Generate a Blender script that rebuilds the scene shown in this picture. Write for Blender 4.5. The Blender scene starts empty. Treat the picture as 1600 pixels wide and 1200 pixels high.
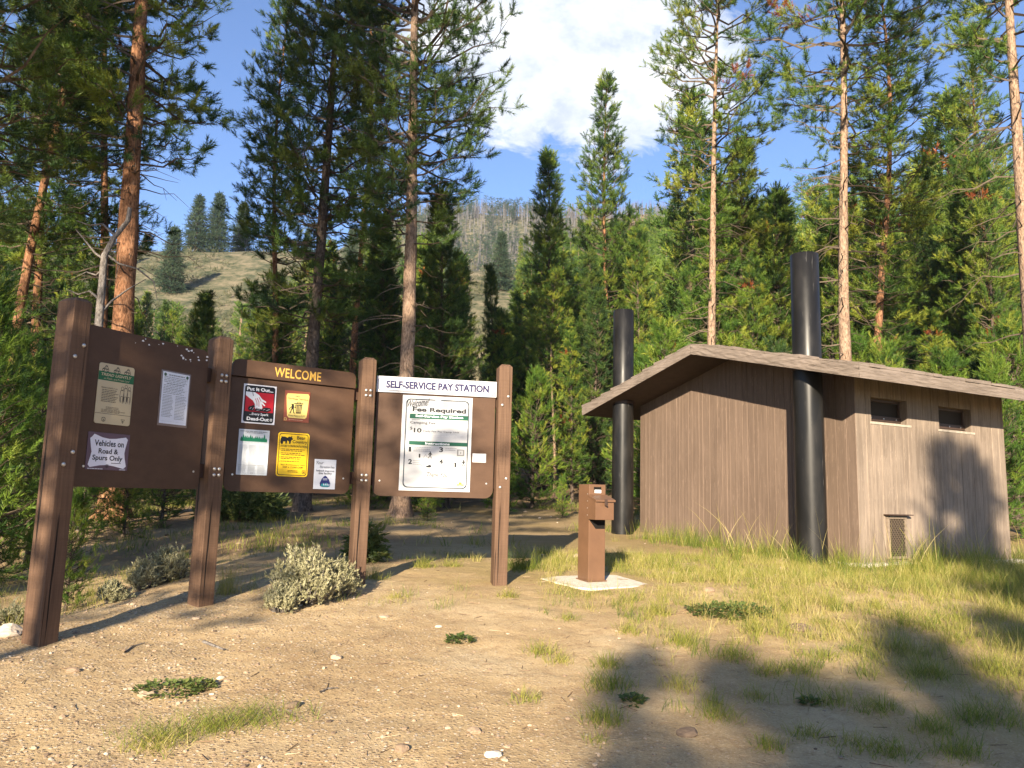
import bpy, bmesh, math, random
import numpy as np
from math import sin, cos, radians, pi, atan, sqrt
from mathutils import Matrix, Vector

SC = bpy.context.scene
COL = SC.collection
rnd = random.Random(7)
NR = np.random.RandomState(11)

# ------------------------------------------------------------------ camera model
FPX, PITCH, ROLL, CZ = 1230.0, radians(8.1), radians(1.5), 1.55
CF = np.array([0, cos(PITCH), sin(PITCH)]); _u0 = np.array([0, -sin(PITCH), cos(PITCH)])
CR = cos(ROLL)*np.array([1., 0, 0]) + sin(ROLL)*_u0
CU = -sin(ROLL)*np.array([1., 0, 0]) + cos(ROLL)*_u0
def at(px, py, Y):
    d = CF*FPX + CR*(px-800) + CU*(600-py)
    return np.array([0, 0, CZ]) + d*(Y/d[1])

# ------------------------------------------------------------------ noise
def _hash(ix, iy, seed):
    h = (ix.astype(np.int64)*374761393 + iy.astype(np.int64)*668265263 + seed*974634777) & 0x7fffffff
    h = ((h ^ (h >> 13))*1274126177) & 0x7fffffff
    return ((h ^ (h >> 16)) & 0xffff)/65535.0
def vnoise(x, y, seed=0):
    x = np.asarray(x, float); y = np.asarray(y, float)
    ix = np.floor(x); iy = np.floor(y); fx = x-ix; fy = y-iy
    fx = fx*fx*(3-2*fx); fy = fy*fy*(3-2*fy)
    a = _hash(ix, iy, seed); b = _hash(ix+1, iy, seed); c = _hash(ix, iy+1, seed); d = _hash(ix+1, iy+1, seed)
    return (a*(1-fx)+b*fx)*(1-fy) + (c*(1-fx)+d*fx)*fy
def fbm(x, y, oct=4, seed=0):
    s = 0; amp = .5; f = 1.0
    for i in range(oct):
        s = s + amp*vnoise(np.asarray(x)*f, np.asarray(y)*f, seed+i*17); amp *= .5; f *= 2.03
    return s
def sstep(a, b, x):
    t = np.clip((np.asarray(x, float)-a)/(b-a), 0, 1); return t*t*(3-2*t)

def gz(x, y):
    x = np.asarray(x, float); y = np.asarray(y, float)
    k = .16
    near = .08*y
    mid = .656 + .047*(y-8.2)
    z = np.where(y < 8.2, near, np.where(y < 30, mid, .656+.047*21.8+.07*(np.minimum(y, 420)-30)))
    z = np.where(y < -4, -.32+.02*(y+4), z)
    # hollow behind the left of the board
    z = z - .30*sstep(-2.9, -4.6, x)*sstep(5.6, 7.4, y)*sstep(15, 9, y)
    # bank falling away at the right of the toilet
    z = z - .25*sstep(5.2, 8.0, x)*sstep(5, 8, y)*sstep(16, 11, y)
    # small mound in front of the toilet
    z = z + .07*np.exp(-((x-2.9)/1.3)**2-((y-8.1)/.9)**2)
    # hills
    u = y + .12*np.abs(x)
    z = z + 37*sstep(52, 165, u)*(1+.16*(fbm(x/60, y/60, 3, 5)-.5))
    z = z + 88*sstep(225, 420, y)*sstep(-190, -40, x)
    z = z + 16*np.exp(-((x-75)/42)**2-((y-100)/48)**2)
    z = z + sstep(60, 120, u)*9*(fbm(x/34, y/34, 4, 9)-.5)
    return z
def gzf(x, y): return float(gz(np.array([x]), np.array([y]))[0])

# ------------------------------------------------------------------ materials
def newmat(name):
    m = bpy.data.materials.new(name); m.use_nodes = True
    nt = m.node_tree; b = nt.nodes['Principled BSDF']
    return m, nt, b
def N(nt, typ, **kw):
    n = nt.nodes.new(typ)
    for k, v in kw.items(): setattr(n, k, v)
    return n
def ramp(nt, fac, stops):
    r = N(nt, 'ShaderNodeValToRGB'); e = r.color_ramp.elements
    while len(e) > len(stops): e.remove(e[-1])
    while len(e) < len(stops): e.new(1)
    for el, (p, c) in zip(e, stops):
        el.position = p; el.color = (c[0], c[1], c[2], 1) if not isinstance(c, (int, float)) else (c, c, c, 1)
    nt.links.new(fac, r.inputs[0]); return r.outputs[0]
def coords(nt, scale=(1, 1, 1), kind='Object'):
    t = N(nt, 'ShaderNodeTexCoord'); mp = N(nt, 'ShaderNodeMapping')
    mp.inputs['Scale'].default_value = scale
    nt.links.new(t.outputs[kind], mp.inputs[0]); return mp.outputs[0]
def noise(nt, vec, scale, detail=4, rough=.55, dist=0):
    n = N(nt, 'ShaderNodeTexNoise'); n.inputs['Scale'].default_value = scale
    n.inputs['Detail'].default_value = detail; n.inputs['Roughness'].default_value = rough
    n.inputs['Distortion'].default_value = dist
    nt.links.new(vec, n.inputs['Vector']); return n.outputs[0]
def mix(nt, fac, a, b, mode='MIX'):
    m = N(nt, 'ShaderNodeMix', data_type='RGBA', blend_type=mode)
    for s, v in ((0, fac), (6, a), (7, b)):
        if isinstance(v, (int, float)): m.inputs[s].default_value = v
        elif isinstance(v, tuple): m.inputs[s].default_value = (*v, 1)
        else: nt.links.new(v, m.inputs[s])
    return m.outputs[2]
def mth(nt, op, a, b=0.0, clamp=False):
    m = N(nt, 'ShaderNodeMath', operation=op, use_clamp=clamp)
    for i, v in enumerate((a, b)):
        if isinstance(v, (int, float)): m.inputs[i].default_value = v
        else: nt.links.new(v, m.inputs[i])
    return m.outputs[0]
def bump(nt, b, h, strength=.5, dist=.01):
    n = N(nt, 'ShaderNodeBump'); n.inputs['Strength'].default_value = strength; n.inputs['Distance'].default_value = dist
    nt.links.new(h, n.inputs['Height']); nt.links.new(n.outputs[0], b.inputs['Normal'])
def objrand(nt): return N(nt, 'ShaderNodeObjectInfo').outputs['Random']
def attr(nt, name): return N(nt, 'ShaderNodeAttribute', attribute_name=name).outputs['Fac']
def plain(name, c, rough=.5, spec=.5, metal=0.0, var=.0, vscale=20):
    m, nt, b = newmat(name)
    b.inputs['Roughness'].default_value = rough; b.inputs['Specular IOR Level'].default_value = spec; b.inputs['Metallic'].default_value = metal
    if var:
        n = noise(nt, coords(nt), vscale, 5)
        nt.links.new(ramp(nt, n, [(.3, tuple(x*(1-var) for x in c)), (.7, tuple(min(1, x*(1+var)) for x in c))]), b.inputs['Base Color'])
    else: b.inputs['Base Color'].default_value = (*c, 1)
    return m

M = {}
def lumber(name, c0, c1, crack=True, rough=.75):
    m, nt, b = newmat(name); b.inputs['Roughness'].default_value = rough; b.inputs['Specular IOR Level'].default_value = .25
    v = coords(nt, (55, 55, 2.2)); n1 = noise(nt, v, 1.0, 6, .6)
    saw = noise(nt, coords(nt, (4, 4, 95)), 1.0, 3, .6)
    blot = noise(nt, coords(nt, (3, 3, 1.5)), 1.6, 4)
    c = ramp(nt, n1, [(.3, c0), (.7, c1)])
    c = mix(nt, mth(nt, 'MULTIPLY', blot, .45), c, tuple(min(1, x*1.55) for x in c1))
    c = mix(nt, mth(nt, 'MULTIPLY', saw, .35), c, c0)
    if crack:
        k = noise(nt, coords(nt, (26, 26, .55)), 1.0, 3, .5, .3)
        kk = ramp(nt, k, [(.0, 1), (.355, 1), (.375, 0), (1, 0)])
        c = mix(nt, kk, c, tuple(x*.18 for x in c0))
        h = mth(nt, 'SUBTRACT', mth(nt, 'ADD', n1, mth(nt, 'MULTIPLY', saw, .8)), mth(nt, 'MULTIPLY', kk, 1.6))
    else: h = n1
    nt.links.new(c, b.inputs['Base Color']); bump(nt, b, h, .6, .006)
    return m
M['post'] = lumber('stained_timber', (.052, .028, .017), (.140, .082, .050))
M['rail'] = lumber('rail_timber', (.05, .028, .02), (.08, .045, .03), False)

def panel_mat():
    m, nt, b = newmat('brown_panel_paint'); b.inputs['Roughness'].default_value = .55; b.inputs['Specular IOR Level'].default_value = .18
    n = noise(nt, coords(nt, (2, 2, 3)), 3, 6, .65); f = noise(nt, coords(nt), 140, 3)
    c = ramp(nt, n, [(.3, (.070, .039, .024)), (.7, (.092, .052, .032))])
    c = mix(nt, ramp(nt, f, [(.62, 0), (.75, .35)]), c, (.16, .10, .075))
    nt.links.new(c, b.inputs['Base Color']); bump(nt, b, n, .12, .004)
    return m
M['panel'] = panel_mat()
M['bolt'] = plain('galvanised_bolt', (.55, .53, .5), .35, .5, .7, .2, 60)
M['chip'] = plain('bare_primer', (.75, .74, .72), .7)

# sun bleached cast concrete made to look like boards
def boards(name, cA, cB, bleach):
    m, nt, b = newmat(name); b.inputs['Roughness'].default_value = .8; b.inputs['Specular IOR Level'].default_value = .2
    g = noise(nt, coords(nt, (24, 24, 1.0)), 1.0, 7, .6, .5)
    g2 = noise(nt, coords(nt, (90, 90, 5)), 1.0, 4, .6)
    big = noise(nt, coords(nt, (1.3, 1.3, .8)), 1.2, 5, .6)
    tone = attr(nt, 'tint')
    c = ramp(nt, g, [(.28, cA), (.72, cB)])
    c = mix(nt, mth(nt, 'MULTIPLY', tone, .24), c, tuple(x*.66 for x in cA))
    c = mix(nt, ramp(nt, g2, [(.62, 0), (.74, .35)]), c, tuple(x*.6 for x in cA))
    light = tuple(min(1, x*1.9) for x in cB)
    c = mix(nt, ramp(nt, mth(nt, 'ADD', mth(nt, 'MULTIPLY', big, .6), mth(nt, 'MULTIPLY', g, .4)), [(.42, 0), (.66, bleach)]), c, light)
    scr = ramp(nt, noise(nt, coords(nt, (26, 26, 1.6)), 1.5, 2, .5, 1.8), [(.60, 0), (.63, 1), (.66, 0)])
    c = mix(nt, mth(nt, 'MULTIPLY', scr, .6), c, light)
    sep = N(nt, 'ShaderNodeSeparateXYZ'); nt.links.new(coords(nt), sep.inputs[0])
    dirt = mth(nt, 'MULTIPLY', ramp(nt, mth(nt, 'ADD', sep.outputs[2], mth(nt, 'MULTIPLY', big, .25)), [(.12, 1), (.55, 0)]), .35)
    c = mix(nt, dirt, c, (.16, .125, .08))
    nt.links.new(c, b.inputs['Base Color'])
    bump(nt, b, mth(nt, 'ADD', g, mth(nt, 'MULTIPLY', g2, .5)), .55, .006)
    return m
M['gable'] = boards('brown_board_concrete', (.112, .078, .057), (.136, .096, .071), .22)
M['side'] = boards('weathered_board_concrete', (.150, .115, .088), (.195, .153, .118), .55)
def fascia_mat():
    m, nt, b = newmat('rough_hewn_fascia'); b.inputs['Roughness'].default_value = .85; b.inputs['Specular IOR Level'].default_value = .2
    g = noise(nt, coords(nt, (2.2, 2.2, 34)), 1.0, 7, .65, .8)
    big = noise(nt, coords(nt), 2.5, 4)
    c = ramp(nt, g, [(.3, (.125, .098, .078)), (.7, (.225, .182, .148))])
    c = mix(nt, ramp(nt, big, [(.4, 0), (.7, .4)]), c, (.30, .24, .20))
    nt.links.new(c, b.inputs['Base Color']); bump(nt, b, g, 1.0, .025); return m
M['fascia'] = fascia_mat()
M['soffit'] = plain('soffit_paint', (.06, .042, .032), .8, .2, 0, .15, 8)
M['concrete'] = plain('pale_concrete', (.60, .53, .43), .85, .2, 0, .18, 14)
def pipe_mat():
    m, nt, b = newmat('black_plastic_pipe'); b.inputs['Roughness'].default_value = .38; b.inputs['Specular IOR Level'].default_value = .24
    s = noise(nt, coords(nt, (14, 14, 1.6)), 2.2, 5, .6, .6)
    sm = noise(nt, coords(nt, (3, 3, 1)), 2, 4)
    c = mix(nt, ramp(nt, s, [(.64, 0), (.70, .55)]), (.009, .0085, .008), (.085, .08, .075))
    nt.links.new(mix(nt, ramp(nt, sm, [(.45, 0), (.8, .35)]), c, (.05, .045, .04)), b.inputs['Base Color'])
    nt.links.new(ramp(nt, sm, [(.3, .30), (.7, .46)]), b.inputs['Roughness']); return m
M['pipe'] = pipe_mat()
M['dark'] = plain('dark_interior', (.012, .011, .010), .9, .1)
M['pane'] = plain('dark_window_pane', (.030, .022, .016), .55, .15)
M['brownmetal'] = plain('brown_steel', (.140, .074, .040), .42, .4, 0, .12, 6)
M['darkmetal'] = plain('dark_brown_steel', (.055, .032, .022), .5, .4, 0, .15, 20)
M['mesh'] = plain('louvre_mesh_metal', (.16, .12, .085), .6, .3, .3)

def ground_mat():
    m, nt, b = newmat('ground_soil'); b.inputs['Roughness'].default_value = .95; b.inputs['Specular IOR Level'].default_value = .1
    P = coords(nt)
    n1 = noise(nt, P, .9, 8, .62); n2 = noise(nt, P, 9, 7, .7); n3 = noise(nt, P, 70, 5, .7); n4 = noise(nt, P, 260, 3, .6)
    c = ramp(nt, n1, [(.32, (.320, .218, .110)), (.5, (.430, .305, .158)), (.68, (.50, .378, .218))])
    c = mix(nt, ramp(nt, n2, [(.34, .6), (.52, 0)]), c, (.29, .185, .095))
    c = mix(nt, ramp(nt, n3, [(.54, 0), (.68, .75)]), c, (.62, .48, .31))
    c = mix(nt, ramp(nt, n3, [(.30, .9), (.43, 0)]), c, (.21, .13, .065))
    c = mix(nt, ramp(nt, n4, [(.60, 0), (.70, .6)]), c, (.52, .44, .33))
    grav = attr(nt, 'gravelly'); v = N(nt, 'ShaderNodeTexVoronoi'); v.inputs['Scale'].default_value = 46
    nt.links.new(P, v.inputs['Vector'])
    sp = N(nt, 'ShaderNodeSeparateColor'); nt.links.new(v.outputs['Color'], sp.inputs[0])
    st = ramp(nt, sp.outputs[0], [(.0, (.15, .105, .07)), (.35, (.30, .21, .13)), (.7, (.40, .31, .21)), (1, (.62, .54, .44))])
    isst = mth(nt, 'MULTIPLY', ramp(nt, v.outputs['Distance'], [(.30, 1), (.48, 0)]), mth(nt, 'MULTIPLY', grav, ramp(nt, sp.outputs[1], [(.3, 0), (.5, 1)])))
    c = mix(nt, isst, c, st)
    # dry grass thatch
    th = noise(nt, coords(nt, (1, 1, 1)), 38, 6, .75, 1.5)
    tc = ramp(nt, th, [(.3, (.17, .115, .05)), (.55, (.36, .27, .11)), (.75, (.46, .37, .17))])
    c = mix(nt, mth(nt, 'MULTIPLY', attr(nt, 'grassy'), .8), c, tc)
    # needle litter of the forest floor
    fl = ramp(nt, noise(nt, P, 5, 7, .7), [(.3, (.11, .075, .045)), (.6, (.23, .155, .09)), (.8, (.20, .19, .08))])
    c = mix(nt, attr(nt, 'litter'), c, fl)
    # sage covered hillside
    hn = noise(nt, P, .33, 9, .8)
    hc = ramp(nt, hn, [(.40, (.035, .045, .024)), (.47, (.080, .082, .048)), (.54, (.135, .120, .075)), (.62, (.20, .165, .108))])
    c = mix(nt, attr(nt, 'hill'), c, hc)
    nt.links.new(c, b.inputs['Base Color'])
    h = mth(nt, 'ADD', mth(nt, 'ADD', mth(nt, 'MULTIPLY', n2, .9), mth(nt, 'MULTIPLY', n3, .45)), mth(nt, 'MULTIPLY', isst, .35))
    bump(nt, b, h, .8, .018); return m
M['ground'] = ground_mat()

def leafmat(name, stops, transl=.35, rough=.55, hue=.0):
    m, nt, b = newmat(name); out = nt.nodes['Material Output']
    t = attr(nt, 'tint')
    r = mth(nt, 'ADD', t, mth(nt, 'MULTIPLY', mth(nt, 'SUBTRACT', objrand(nt), .5), hue))
    c = ramp(nt, r, stops)
    b.inputs['Roughness'].default_value = rough; b.inputs['Specular IOR Level'].default_value = .25
    nt.links.new(c, b.inputs['Base Color'])
    tr = N(nt, 'ShaderNodeBsdfTranslucent'); nt.links.new(c, tr.inputs[0])
    mx = N(nt, 'ShaderNodeMixShader'); mx.inputs[0].default_value = transl
    nt.links.new(b.outputs[0], mx.inputs[1]); nt.links.new(tr.outputs[0], mx.inputs[2]); nt.links.new(mx.outputs[0], out.inputs[0])
    return m
M['needle'] = leafmat('pine_needles', [(0, (.022, .050, .014)), (.3, (.055, .112, .018)), (.65, (.120, .185, .025)), (.93, (.22, .255, .033)), (1, (.26, .28, .035))], .16, .5, .22)
M['needle_dark'] = leafmat('dark_pine_needles', [(0, (.022, .048, .016)), (.4, (.048, .092, .021)), (.8, (.098, .148, .025)), (1, (.15, .18, .03))], .14, .5, .2)
M['needle_fresh'] = leafmat('young_pine_needles', [(0, (.034, .078, .016)), (.4, (.080, .155, .020)), (.8, (.155, .230, .029)), (1, (.26, .29, .042))], .2, .5, .25)
M['fir'] = leafmat('fir_needles', [(0, (.022, .045, .026)), (.6, (.05, .085, .045)), (1, (.09, .12, .06))], .15, .6, .3)
M['rust'] = leafmat('dead_rust_needles', [(0, (.20, .05, .02)), (1, (.34, .10, .03))], .25)
M['grass'] = leafmat('grass_blades', [(0, (.065, .115, .018)), (.3, (.165, .210, .030)), (.55, (.32, .305, .062)), (.8, (.48, .39, .145)), (1, (.58, .48, .25))], .4, .5)
M['sage'] = leafmat('sagebrush_leaves', [(0, (.19, .18, .09)), (.5, (.36, .34, .19)), (1, (.52, .48, .30))], .25, .7)
M['weed'] = leafmat('weed_leaves', [(0, (.050, .085, .026)), (.6, (.115, .155, .040)), (1, (.21, .22, .065))], .3, .5)
M['stone'] = leafmat('stones', [(0, (.12, .085, .06)), (.35, (.27, .19, .125)), (.7, (.40, .31, .22)), (1, (.56, .50, .42))], 0.0, .85)
M['twig'] = leafmat('twig_litter', [(0, (.09, .055, .035)), (.6, (.22, .14, .08)), (1, (.42, .32, .2))], 0.0, .85)

def bark(name, c0, c1, c2):
    m, nt, b = newmat(name); b.inputs['Roughness'].default_value = .9; b.inputs['Specular IOR Level'].default_value = .15
    n = noise(nt, coords(nt, (11, 11, 4.5)), 1.5, 7, .7, .8); f = noise(nt, coords(nt, (30, 30, 9)), 1.2, 5, .6)
    c = ramp(nt, n, [(.36, c0), (.5, c1), (.66, c2)])
    c = mix(nt, ramp(nt, f, [(.36, .7), (.5, 0)]), c, tuple(x*.45 for x in c0))
    nt.links.new(c, b.inputs['Base Color']); bump(nt, b, mth(nt, 'ADD', n, f), .9, .03); return m
M['bark_orange'] = bark('orange_pine_bark', (.10, .05, .03), (.26, .125, .062), (.36, .20, .115))
M['bark_pale'] = bark('pale_pine_bark', (.15, .10, .07), (.30, .20, .135), (.38, .28, .20))
M['bark_grey'] = bark('grey_pine_bark', (.05, .038, .03), (.115, .085, .065), (.19, .145, .115))
M['deadwood'] = bark('grey_deadwood', (.10, .085, .075), (.20, .175, .155), (.30, .27, .24))
M['branch'] = plain('branch_wood', (.10, .075, .055), .9, .15, 0, .3, 8)

# ------------------------------------------------------------------ mesh helpers
def np_mesh(name, V, T, mats, mi=None, tint=None, smooth=False, extra=None):
    V = np.asarray(V, np.float32).reshape(-1, 3); T = np.asarray(T, np.int32); k = T.shape[1]
    me = bpy.data.meshes.new(name)
    me.vertices.add(len(V)); me.vertices.foreach_set('co', V.ravel())
    me.loops.add(T.size); me.loops.foreach_set('vertex_index', T.ravel())
    me.polygons.add(len(T)); me.polygons.foreach_set('loop_start', np.arange(0, T.size, k, dtype=np.int32))
    try: me.polygons.foreach_set('loop_total', np.full(len(T), k, np.int32))
    except Exception: pass
    for m in mats: me.materials.append(m)
    if mi is not None: me.polygons.foreach_set('material_index', np.asarray(mi, np.int32))
    me.polygons.foreach_set('use_smooth', np.full(len(T), bool(smooth)))
    d = dict(extra or {})
    if tint is not None: d['tint'] = tint
    for kx, a in d.items():
        at_ = me.attributes.new(kx, 'FLOAT', 'POINT'); at_.data.foreach_set('value', np.asarray(a, np.float32))
    me.update(calc_edges=True)
    return me
def link(name, me, parent=None, loc=(0, 0, 0), mat=None):
    o = bpy.data.objects.new(name, me); COL.objects.link(o)
    if mat is not None: o.matrix_world = mat
    else: o.location = loc
    if parent is not None: o.parent = parent
    return o
def tag(o, label=None, cat=None, group=None, kind=None):
    if label: o['label'] = label
    if cat: o['category'] = cat
    if group: o['group'] = group
    if kind: o['kind'] = kind
    return o
def thing(name, label, cat, loc=(0, 0, 0), rz=0.0, group=None, mat=None):
    o = bpy.data.objects.new(name, None); COL.objects.link(o); o.empty_display_size = .2
    if mat is not None: o.matrix_world = mat
    else: o.location = loc; o.rotation_euler = (0, 0, rz)
    return tag(o, label, cat, group)
class MB:
    """collects solids into one mesh"""
    def __init__(s): s.v = []; s.f = []; s.m = []; s.t = []
    def add(s, vs, fs, mi=0, tint=.5):
        o = len(s.v); s.v += [tuple(map(float, v)) for v in vs]; s.f += [tuple(i+o for i in f) for f in fs]; s.m += [mi]*len(fs)
        s.t += [tint]*len(vs)
    def box(s, c, d, mi=0, rot=None, tint=.5, bev=0.0):
        hx, hy, hz = d[0]/2, d[1]/2, d[2]/2
        vs = [Vector((x, y, z)) for x in (-hx, hx) for y in (-hy, hy) for z in (-hz, hz)]
        if rot is not None: vs = [rot @ v for v in vs]
        c = Vector(c); s.add([v+c for v in vs], [(0, 1, 3, 2), (4, 6, 7, 5), (0, 4, 5, 1), (2, 3, 7, 6), (0, 2, 6, 4), (1, 5, 7, 3)], mi, tint)
    def prism(s, pts, y0, y1, mi=0, axis='y', tint=.5):
        """pts: 2D outline (ccw seen from -y) extruded"""
        n = len(pts)
        def P(p, d): return {'y': (p[0], d, p[1]), 'x': (d, p[0], p[1]), 'z': (p[0], p[1], d)}[axis]
        vs = [P(p, y0) for p in pts] + [P(p, y1) for p in pts]
        s.add(vs, [tuple(range(n)), tuple(reversed(range(n, 2*n)))] + [(i, i+n, (i+1) % n+n, (i+1) % n) for i in range(n)], mi, tint)
    def tube(s, pts, rad, n=8, mi=0, cap=True, tint=.5):
        pts = [Vector(p) for p in pts]; rings = []
        for i, p in enumerate(pts):
            d = (pts[min(i+1, len(pts)-1)]-pts[max(i-1, 0)]).normalized()
            a = d.orthogonal().normalized() if i == 0 else (pa - d*pa.dot(d)).normalized()
            pa = a; b = d.cross(a); r = rad[i] if hasattr(rad, '__len__') else rad
            rings.append([p + a*cos(2*pi*k/n)*r + b*sin(2*pi*k/n)*r for k in range(n)])
        vs = [v for r in rings for v in r]
        fs = [(i*n+k, i*n+(k+1) % n, (i+1)*n+(k+1) % n, (i+1)*n+k) for i in range(len(pts)-1) for k in range(n)]
        if cap: fs += [tuple(reversed(range(n))), tuple(range((len(pts)-1)*n, len(pts)*n))]
        s.add(vs, fs, mi, tint)
    def build(s, name, mats, parent=None, loc=(0, 0, 0), smooth=False, bevel=0, mat=None, angle=None, recalc=True):
        me = bpy.data.meshes.new(name); me.from_pydata(s.v, [], s.f)
        if not isinstance(mats, (list, tuple)): mats = [mats]
        for m in mats: me.materials.append(m)
        me.polygons.foreach_set('material_index', s.m)
        a = me.attributes.new('tint', 'FLOAT', 'POINT'); a.data.foreach_set('value', s.t)
        if recalc or bevel:
            bm = bmesh.new(); bm.from_mesh(me)
            if recalc: bmesh.ops.recalc_face_normals(bm, faces=bm.faces)
            if bevel: bmesh.ops.bevel(bm, geom=list(bm.edges), offset=bevel, segments=2, affect='EDGES', profile=.6, clamp_overlap=True)
            bm.to_mesh(me); bm.free()
        if smooth: me.polygons.foreach_set('use_smooth', [True]*len(me.polygons))
        me.update()
        if smooth and angle: 
            try: me.set_sharp_from_angle(angle=radians(angle))
            except Exception: pass
        return link(name, me, parent, loc, mat)

# ------------------------------------------------------------------ camera, light, sky
cam = bpy.data.cameras.new('camera'); co = bpy.data.objects.new('camera', cam); COL.objects.link(co)
cam.sensor_width = 36; cam.lens = 36*FPX/1600; cam.clip_end = 3000; cam.clip_start = .05
mw = Matrix.Identity(4)
for i in range(3): mw[i][0] = CR[i]; mw[i][1] = CU[i]; mw[i][2] = -CF[i]
mw[2][3] = CZ
co.matrix_world = mw; SC.camera = co

SUN_AZ, SUN_EL = radians(13.0), radians(18.5)      # light travels towards this azimuth
SD = np.array([sin(SUN_AZ)*cos(SUN_EL), cos(SUN_AZ)*cos(SUN_EL), -sin(SUN_EL)])
sl = bpy.data.lights.new('sun', 'SUN'); so = bpy.data.objects.new('sun', sl); COL.objects.link(so)
sl.energy = 5.0; sl.angle = radians(.55); sl.color = (1.0, .86, .66)
so.rotation_euler = Vector(SD).to_track_quat('-Z', 'Y').to_euler(); so.location = (-10, -40, 40)

W = bpy.data.worlds.new('World'); SC.world = W; W.use_nodes = True
nt = W.node_tree; bg = nt.nodes['Background']
sky = N(nt, 'ShaderNodeTexSky'); sky.sky_type = 'NISHITA'; sky.sun_disc = False
sky.sun_elevation = SUN_EL
sky.sun_rotation = math.atan2(-SD[0], -SD[1])       # towards the sun, from +Y clockwise
sky.altitude = 1800; sky.air_density = 1.0; sky.dust_density = .6; sky.ozone_density = 2.0
tc = N(nt, 'ShaderNodeTexCoord'); G = tc.outputs['Generated']
def ddir(px, py):
    d = CF*FPX + CR*(px-800) + CU*(600-py); return d/np.linalg.norm(d)
def dotn(v):
    n = N(nt, 'ShaderNodeVectorMath', operation='DOT_PRODUCT'); nt.links.new(G, n.inputs[0]); n.inputs[1].default_value = tuple(v); return n.outputs['Value']
cdir = ddir(905, 85); cu = np.cross(cdir, [0, 0, 1]); cu /= np.linalg.norm(cu); cv = np.cross(cu, cdir)
fwd = dotn(cdir); uu = mth(nt, 'DIVIDE', dotn(cu), mth(nt, 'MAXIMUM', fwd, .05)); vv = mth(nt, 'DIVIDE', dotn(cv), mth(nt, 'MAXIMUM', fwd, .05))
comb = N(nt, 'ShaderNodeCombineXYZ'); nt.links.new(uu, comb.inputs[0]); nt.links.new(mth(nt, 'MULTIPLY', vv, 1.5), comb.inputs[1])
nz = noise(nt, comb.outputs[0], 9.5, 10, .62, .35); nz2 = noise(nt, comb.outputs[0], 3.2, 3, .5, .3)
d2 = mth(nt, 'ADD', mth(nt, 'POWER', mth(nt, 'DIVIDE', uu, .20), 2.0), mth(nt, 'POWER', mth(nt, 'DIVIDE', vv, .125), 2.0))
cm = mth(nt, 'SUBTRACT', mth(nt, 'ADD', mth(nt, 'MULTIPLY', nz, .95), mth(nt, 'MULTIPLY', nz2, .35)), mth(nt, 'MULTIPLY', mth(nt, 'SUBTRACT', d2, .75), .27))
front = mth(nt, 'GREATER_THAN', fwd, .2)
mask = mth(nt, 'MULTIPLY', ramp(nt, cm, [(.56, 0), (.61, .42), (.665, .85), (.75, 1)]), front)
cl_ = ramp(nt, noise(nt, comb.outputs[0], 13, 7, .6), [(.36, (.60, .67, .80)), (.52, (.84, .88, .95)), (.64, (1.05, 1.05, 1.05))])
CLOUD = 5.6
clc = N(nt, 'ShaderNodeVectorMath', operation='SCALE'); nt.links.new(cl_, clc.inputs[0]); clc.inputs['Scale'].default_value = CLOUD
skyc = mix(nt, 1.0, sky.outputs[0], (.88, .97, 1.16), 'MULTIPLY')
nt.links.new(mix(nt, mask, skyc, clc.outputs[0]), bg.inputs[0]); bg.inputs[1].default_value = .076

vs = SC.view_settings; vs.view_transform = 'Standard'; vs.look = 'None'; vs.gamma = 1; vs.use_curve_mapping = False; vs.exposure = 1.62
SC.display_settings.display_device = 'sRGB'
SC.render.engine = 'CYCLES'
cy = SC.cycles; cy.use_denoising = True; cy.max_bounces = 5; cy.diffuse_bounces = 2; cy.glossy_bounces = 2; cy.transmission_bounces = 3; cy.transparent_max_bounces = 6
cy.sample_clamp_indirect = 6; cy.use_adaptive_sampling = False; cy.caustics_reflective = False; cy.caustics_refractive = False
SC.render.resolution_x = 1024; SC.render.resolution_y = 768

# ------------------------------------------------------------------ ground: one sheet out to the horizon
def axis(lo, hi, step, grow, a, b):
    v = list(np.arange(lo, hi+1e-6, step)); s = step
    while v[-1] < b: s *= grow; v.append(v[-1]+s)
    s = step
    while v[0] > a: s *= grow; v.insert(0, v[0]-s)
    return np.array(v)
gx = axis(-5.5, 7.0, .042, 1.10, -900, 900); gy = axis(2.6, 10.5, .036, 1.075, -120, 1300)
X, Y = np.meshgrid(gx, gy)
def grassy(x, y):
    a = sstep(.6, 2.8, x + .25*(y-6) + 1.6*(fbm(x*.9, y*.9, 3, 3)-.5))*sstep(3.0, 5.5, y)*.75
    b = sstep(6.4, 8.6, y + .9*(fbm(x*1.3, y*1.3, 3, 23)-.5))*sstep(16, 11, y)*sstep(-2.5, 1.5, x)
    n = fbm(x*2.2, y*2.2, 4, 41)
    return np.clip(np.maximum(a, b)*(.45+1.1*sstep(.32, .6, n)), 0, 1)
def gravelly(x, y): return np.clip(sstep(1.4, -1.8, x + .35*(y-5) + 1.2*(fbm(x, y, 3, 77)-.5)), 0, 1)*sstep(9, 7, y)*.9+.08
Z = gz(X, Y)
wgt = sstep(40, 14, Y)
Z = Z + wgt*(.05*(fbm(X*1.1, Y*1.1, 3, 31)-.45) + .022*(fbm(X*5, Y*5, 3, 51)-.45) + .006*(fbm(X*19, Y*19, 2, 61)-.45))
nx, ny = len(gx), len(gy)
idx = np.arange(nx*ny).reshape(ny, nx)
Q = np.stack([idx[:-1, :-1], idx[:-1, 1:], idx[1:, 1:], idx[1:, :-1]], -1).reshape(-1, 4)
hillw = sstep(62, 90, Y + .15*np.abs(X) + 14*(fbm(X/14, Y/14, 3, 8)-.5))*(1-.9*sstep(6, 26, X-.06*Y))
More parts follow.
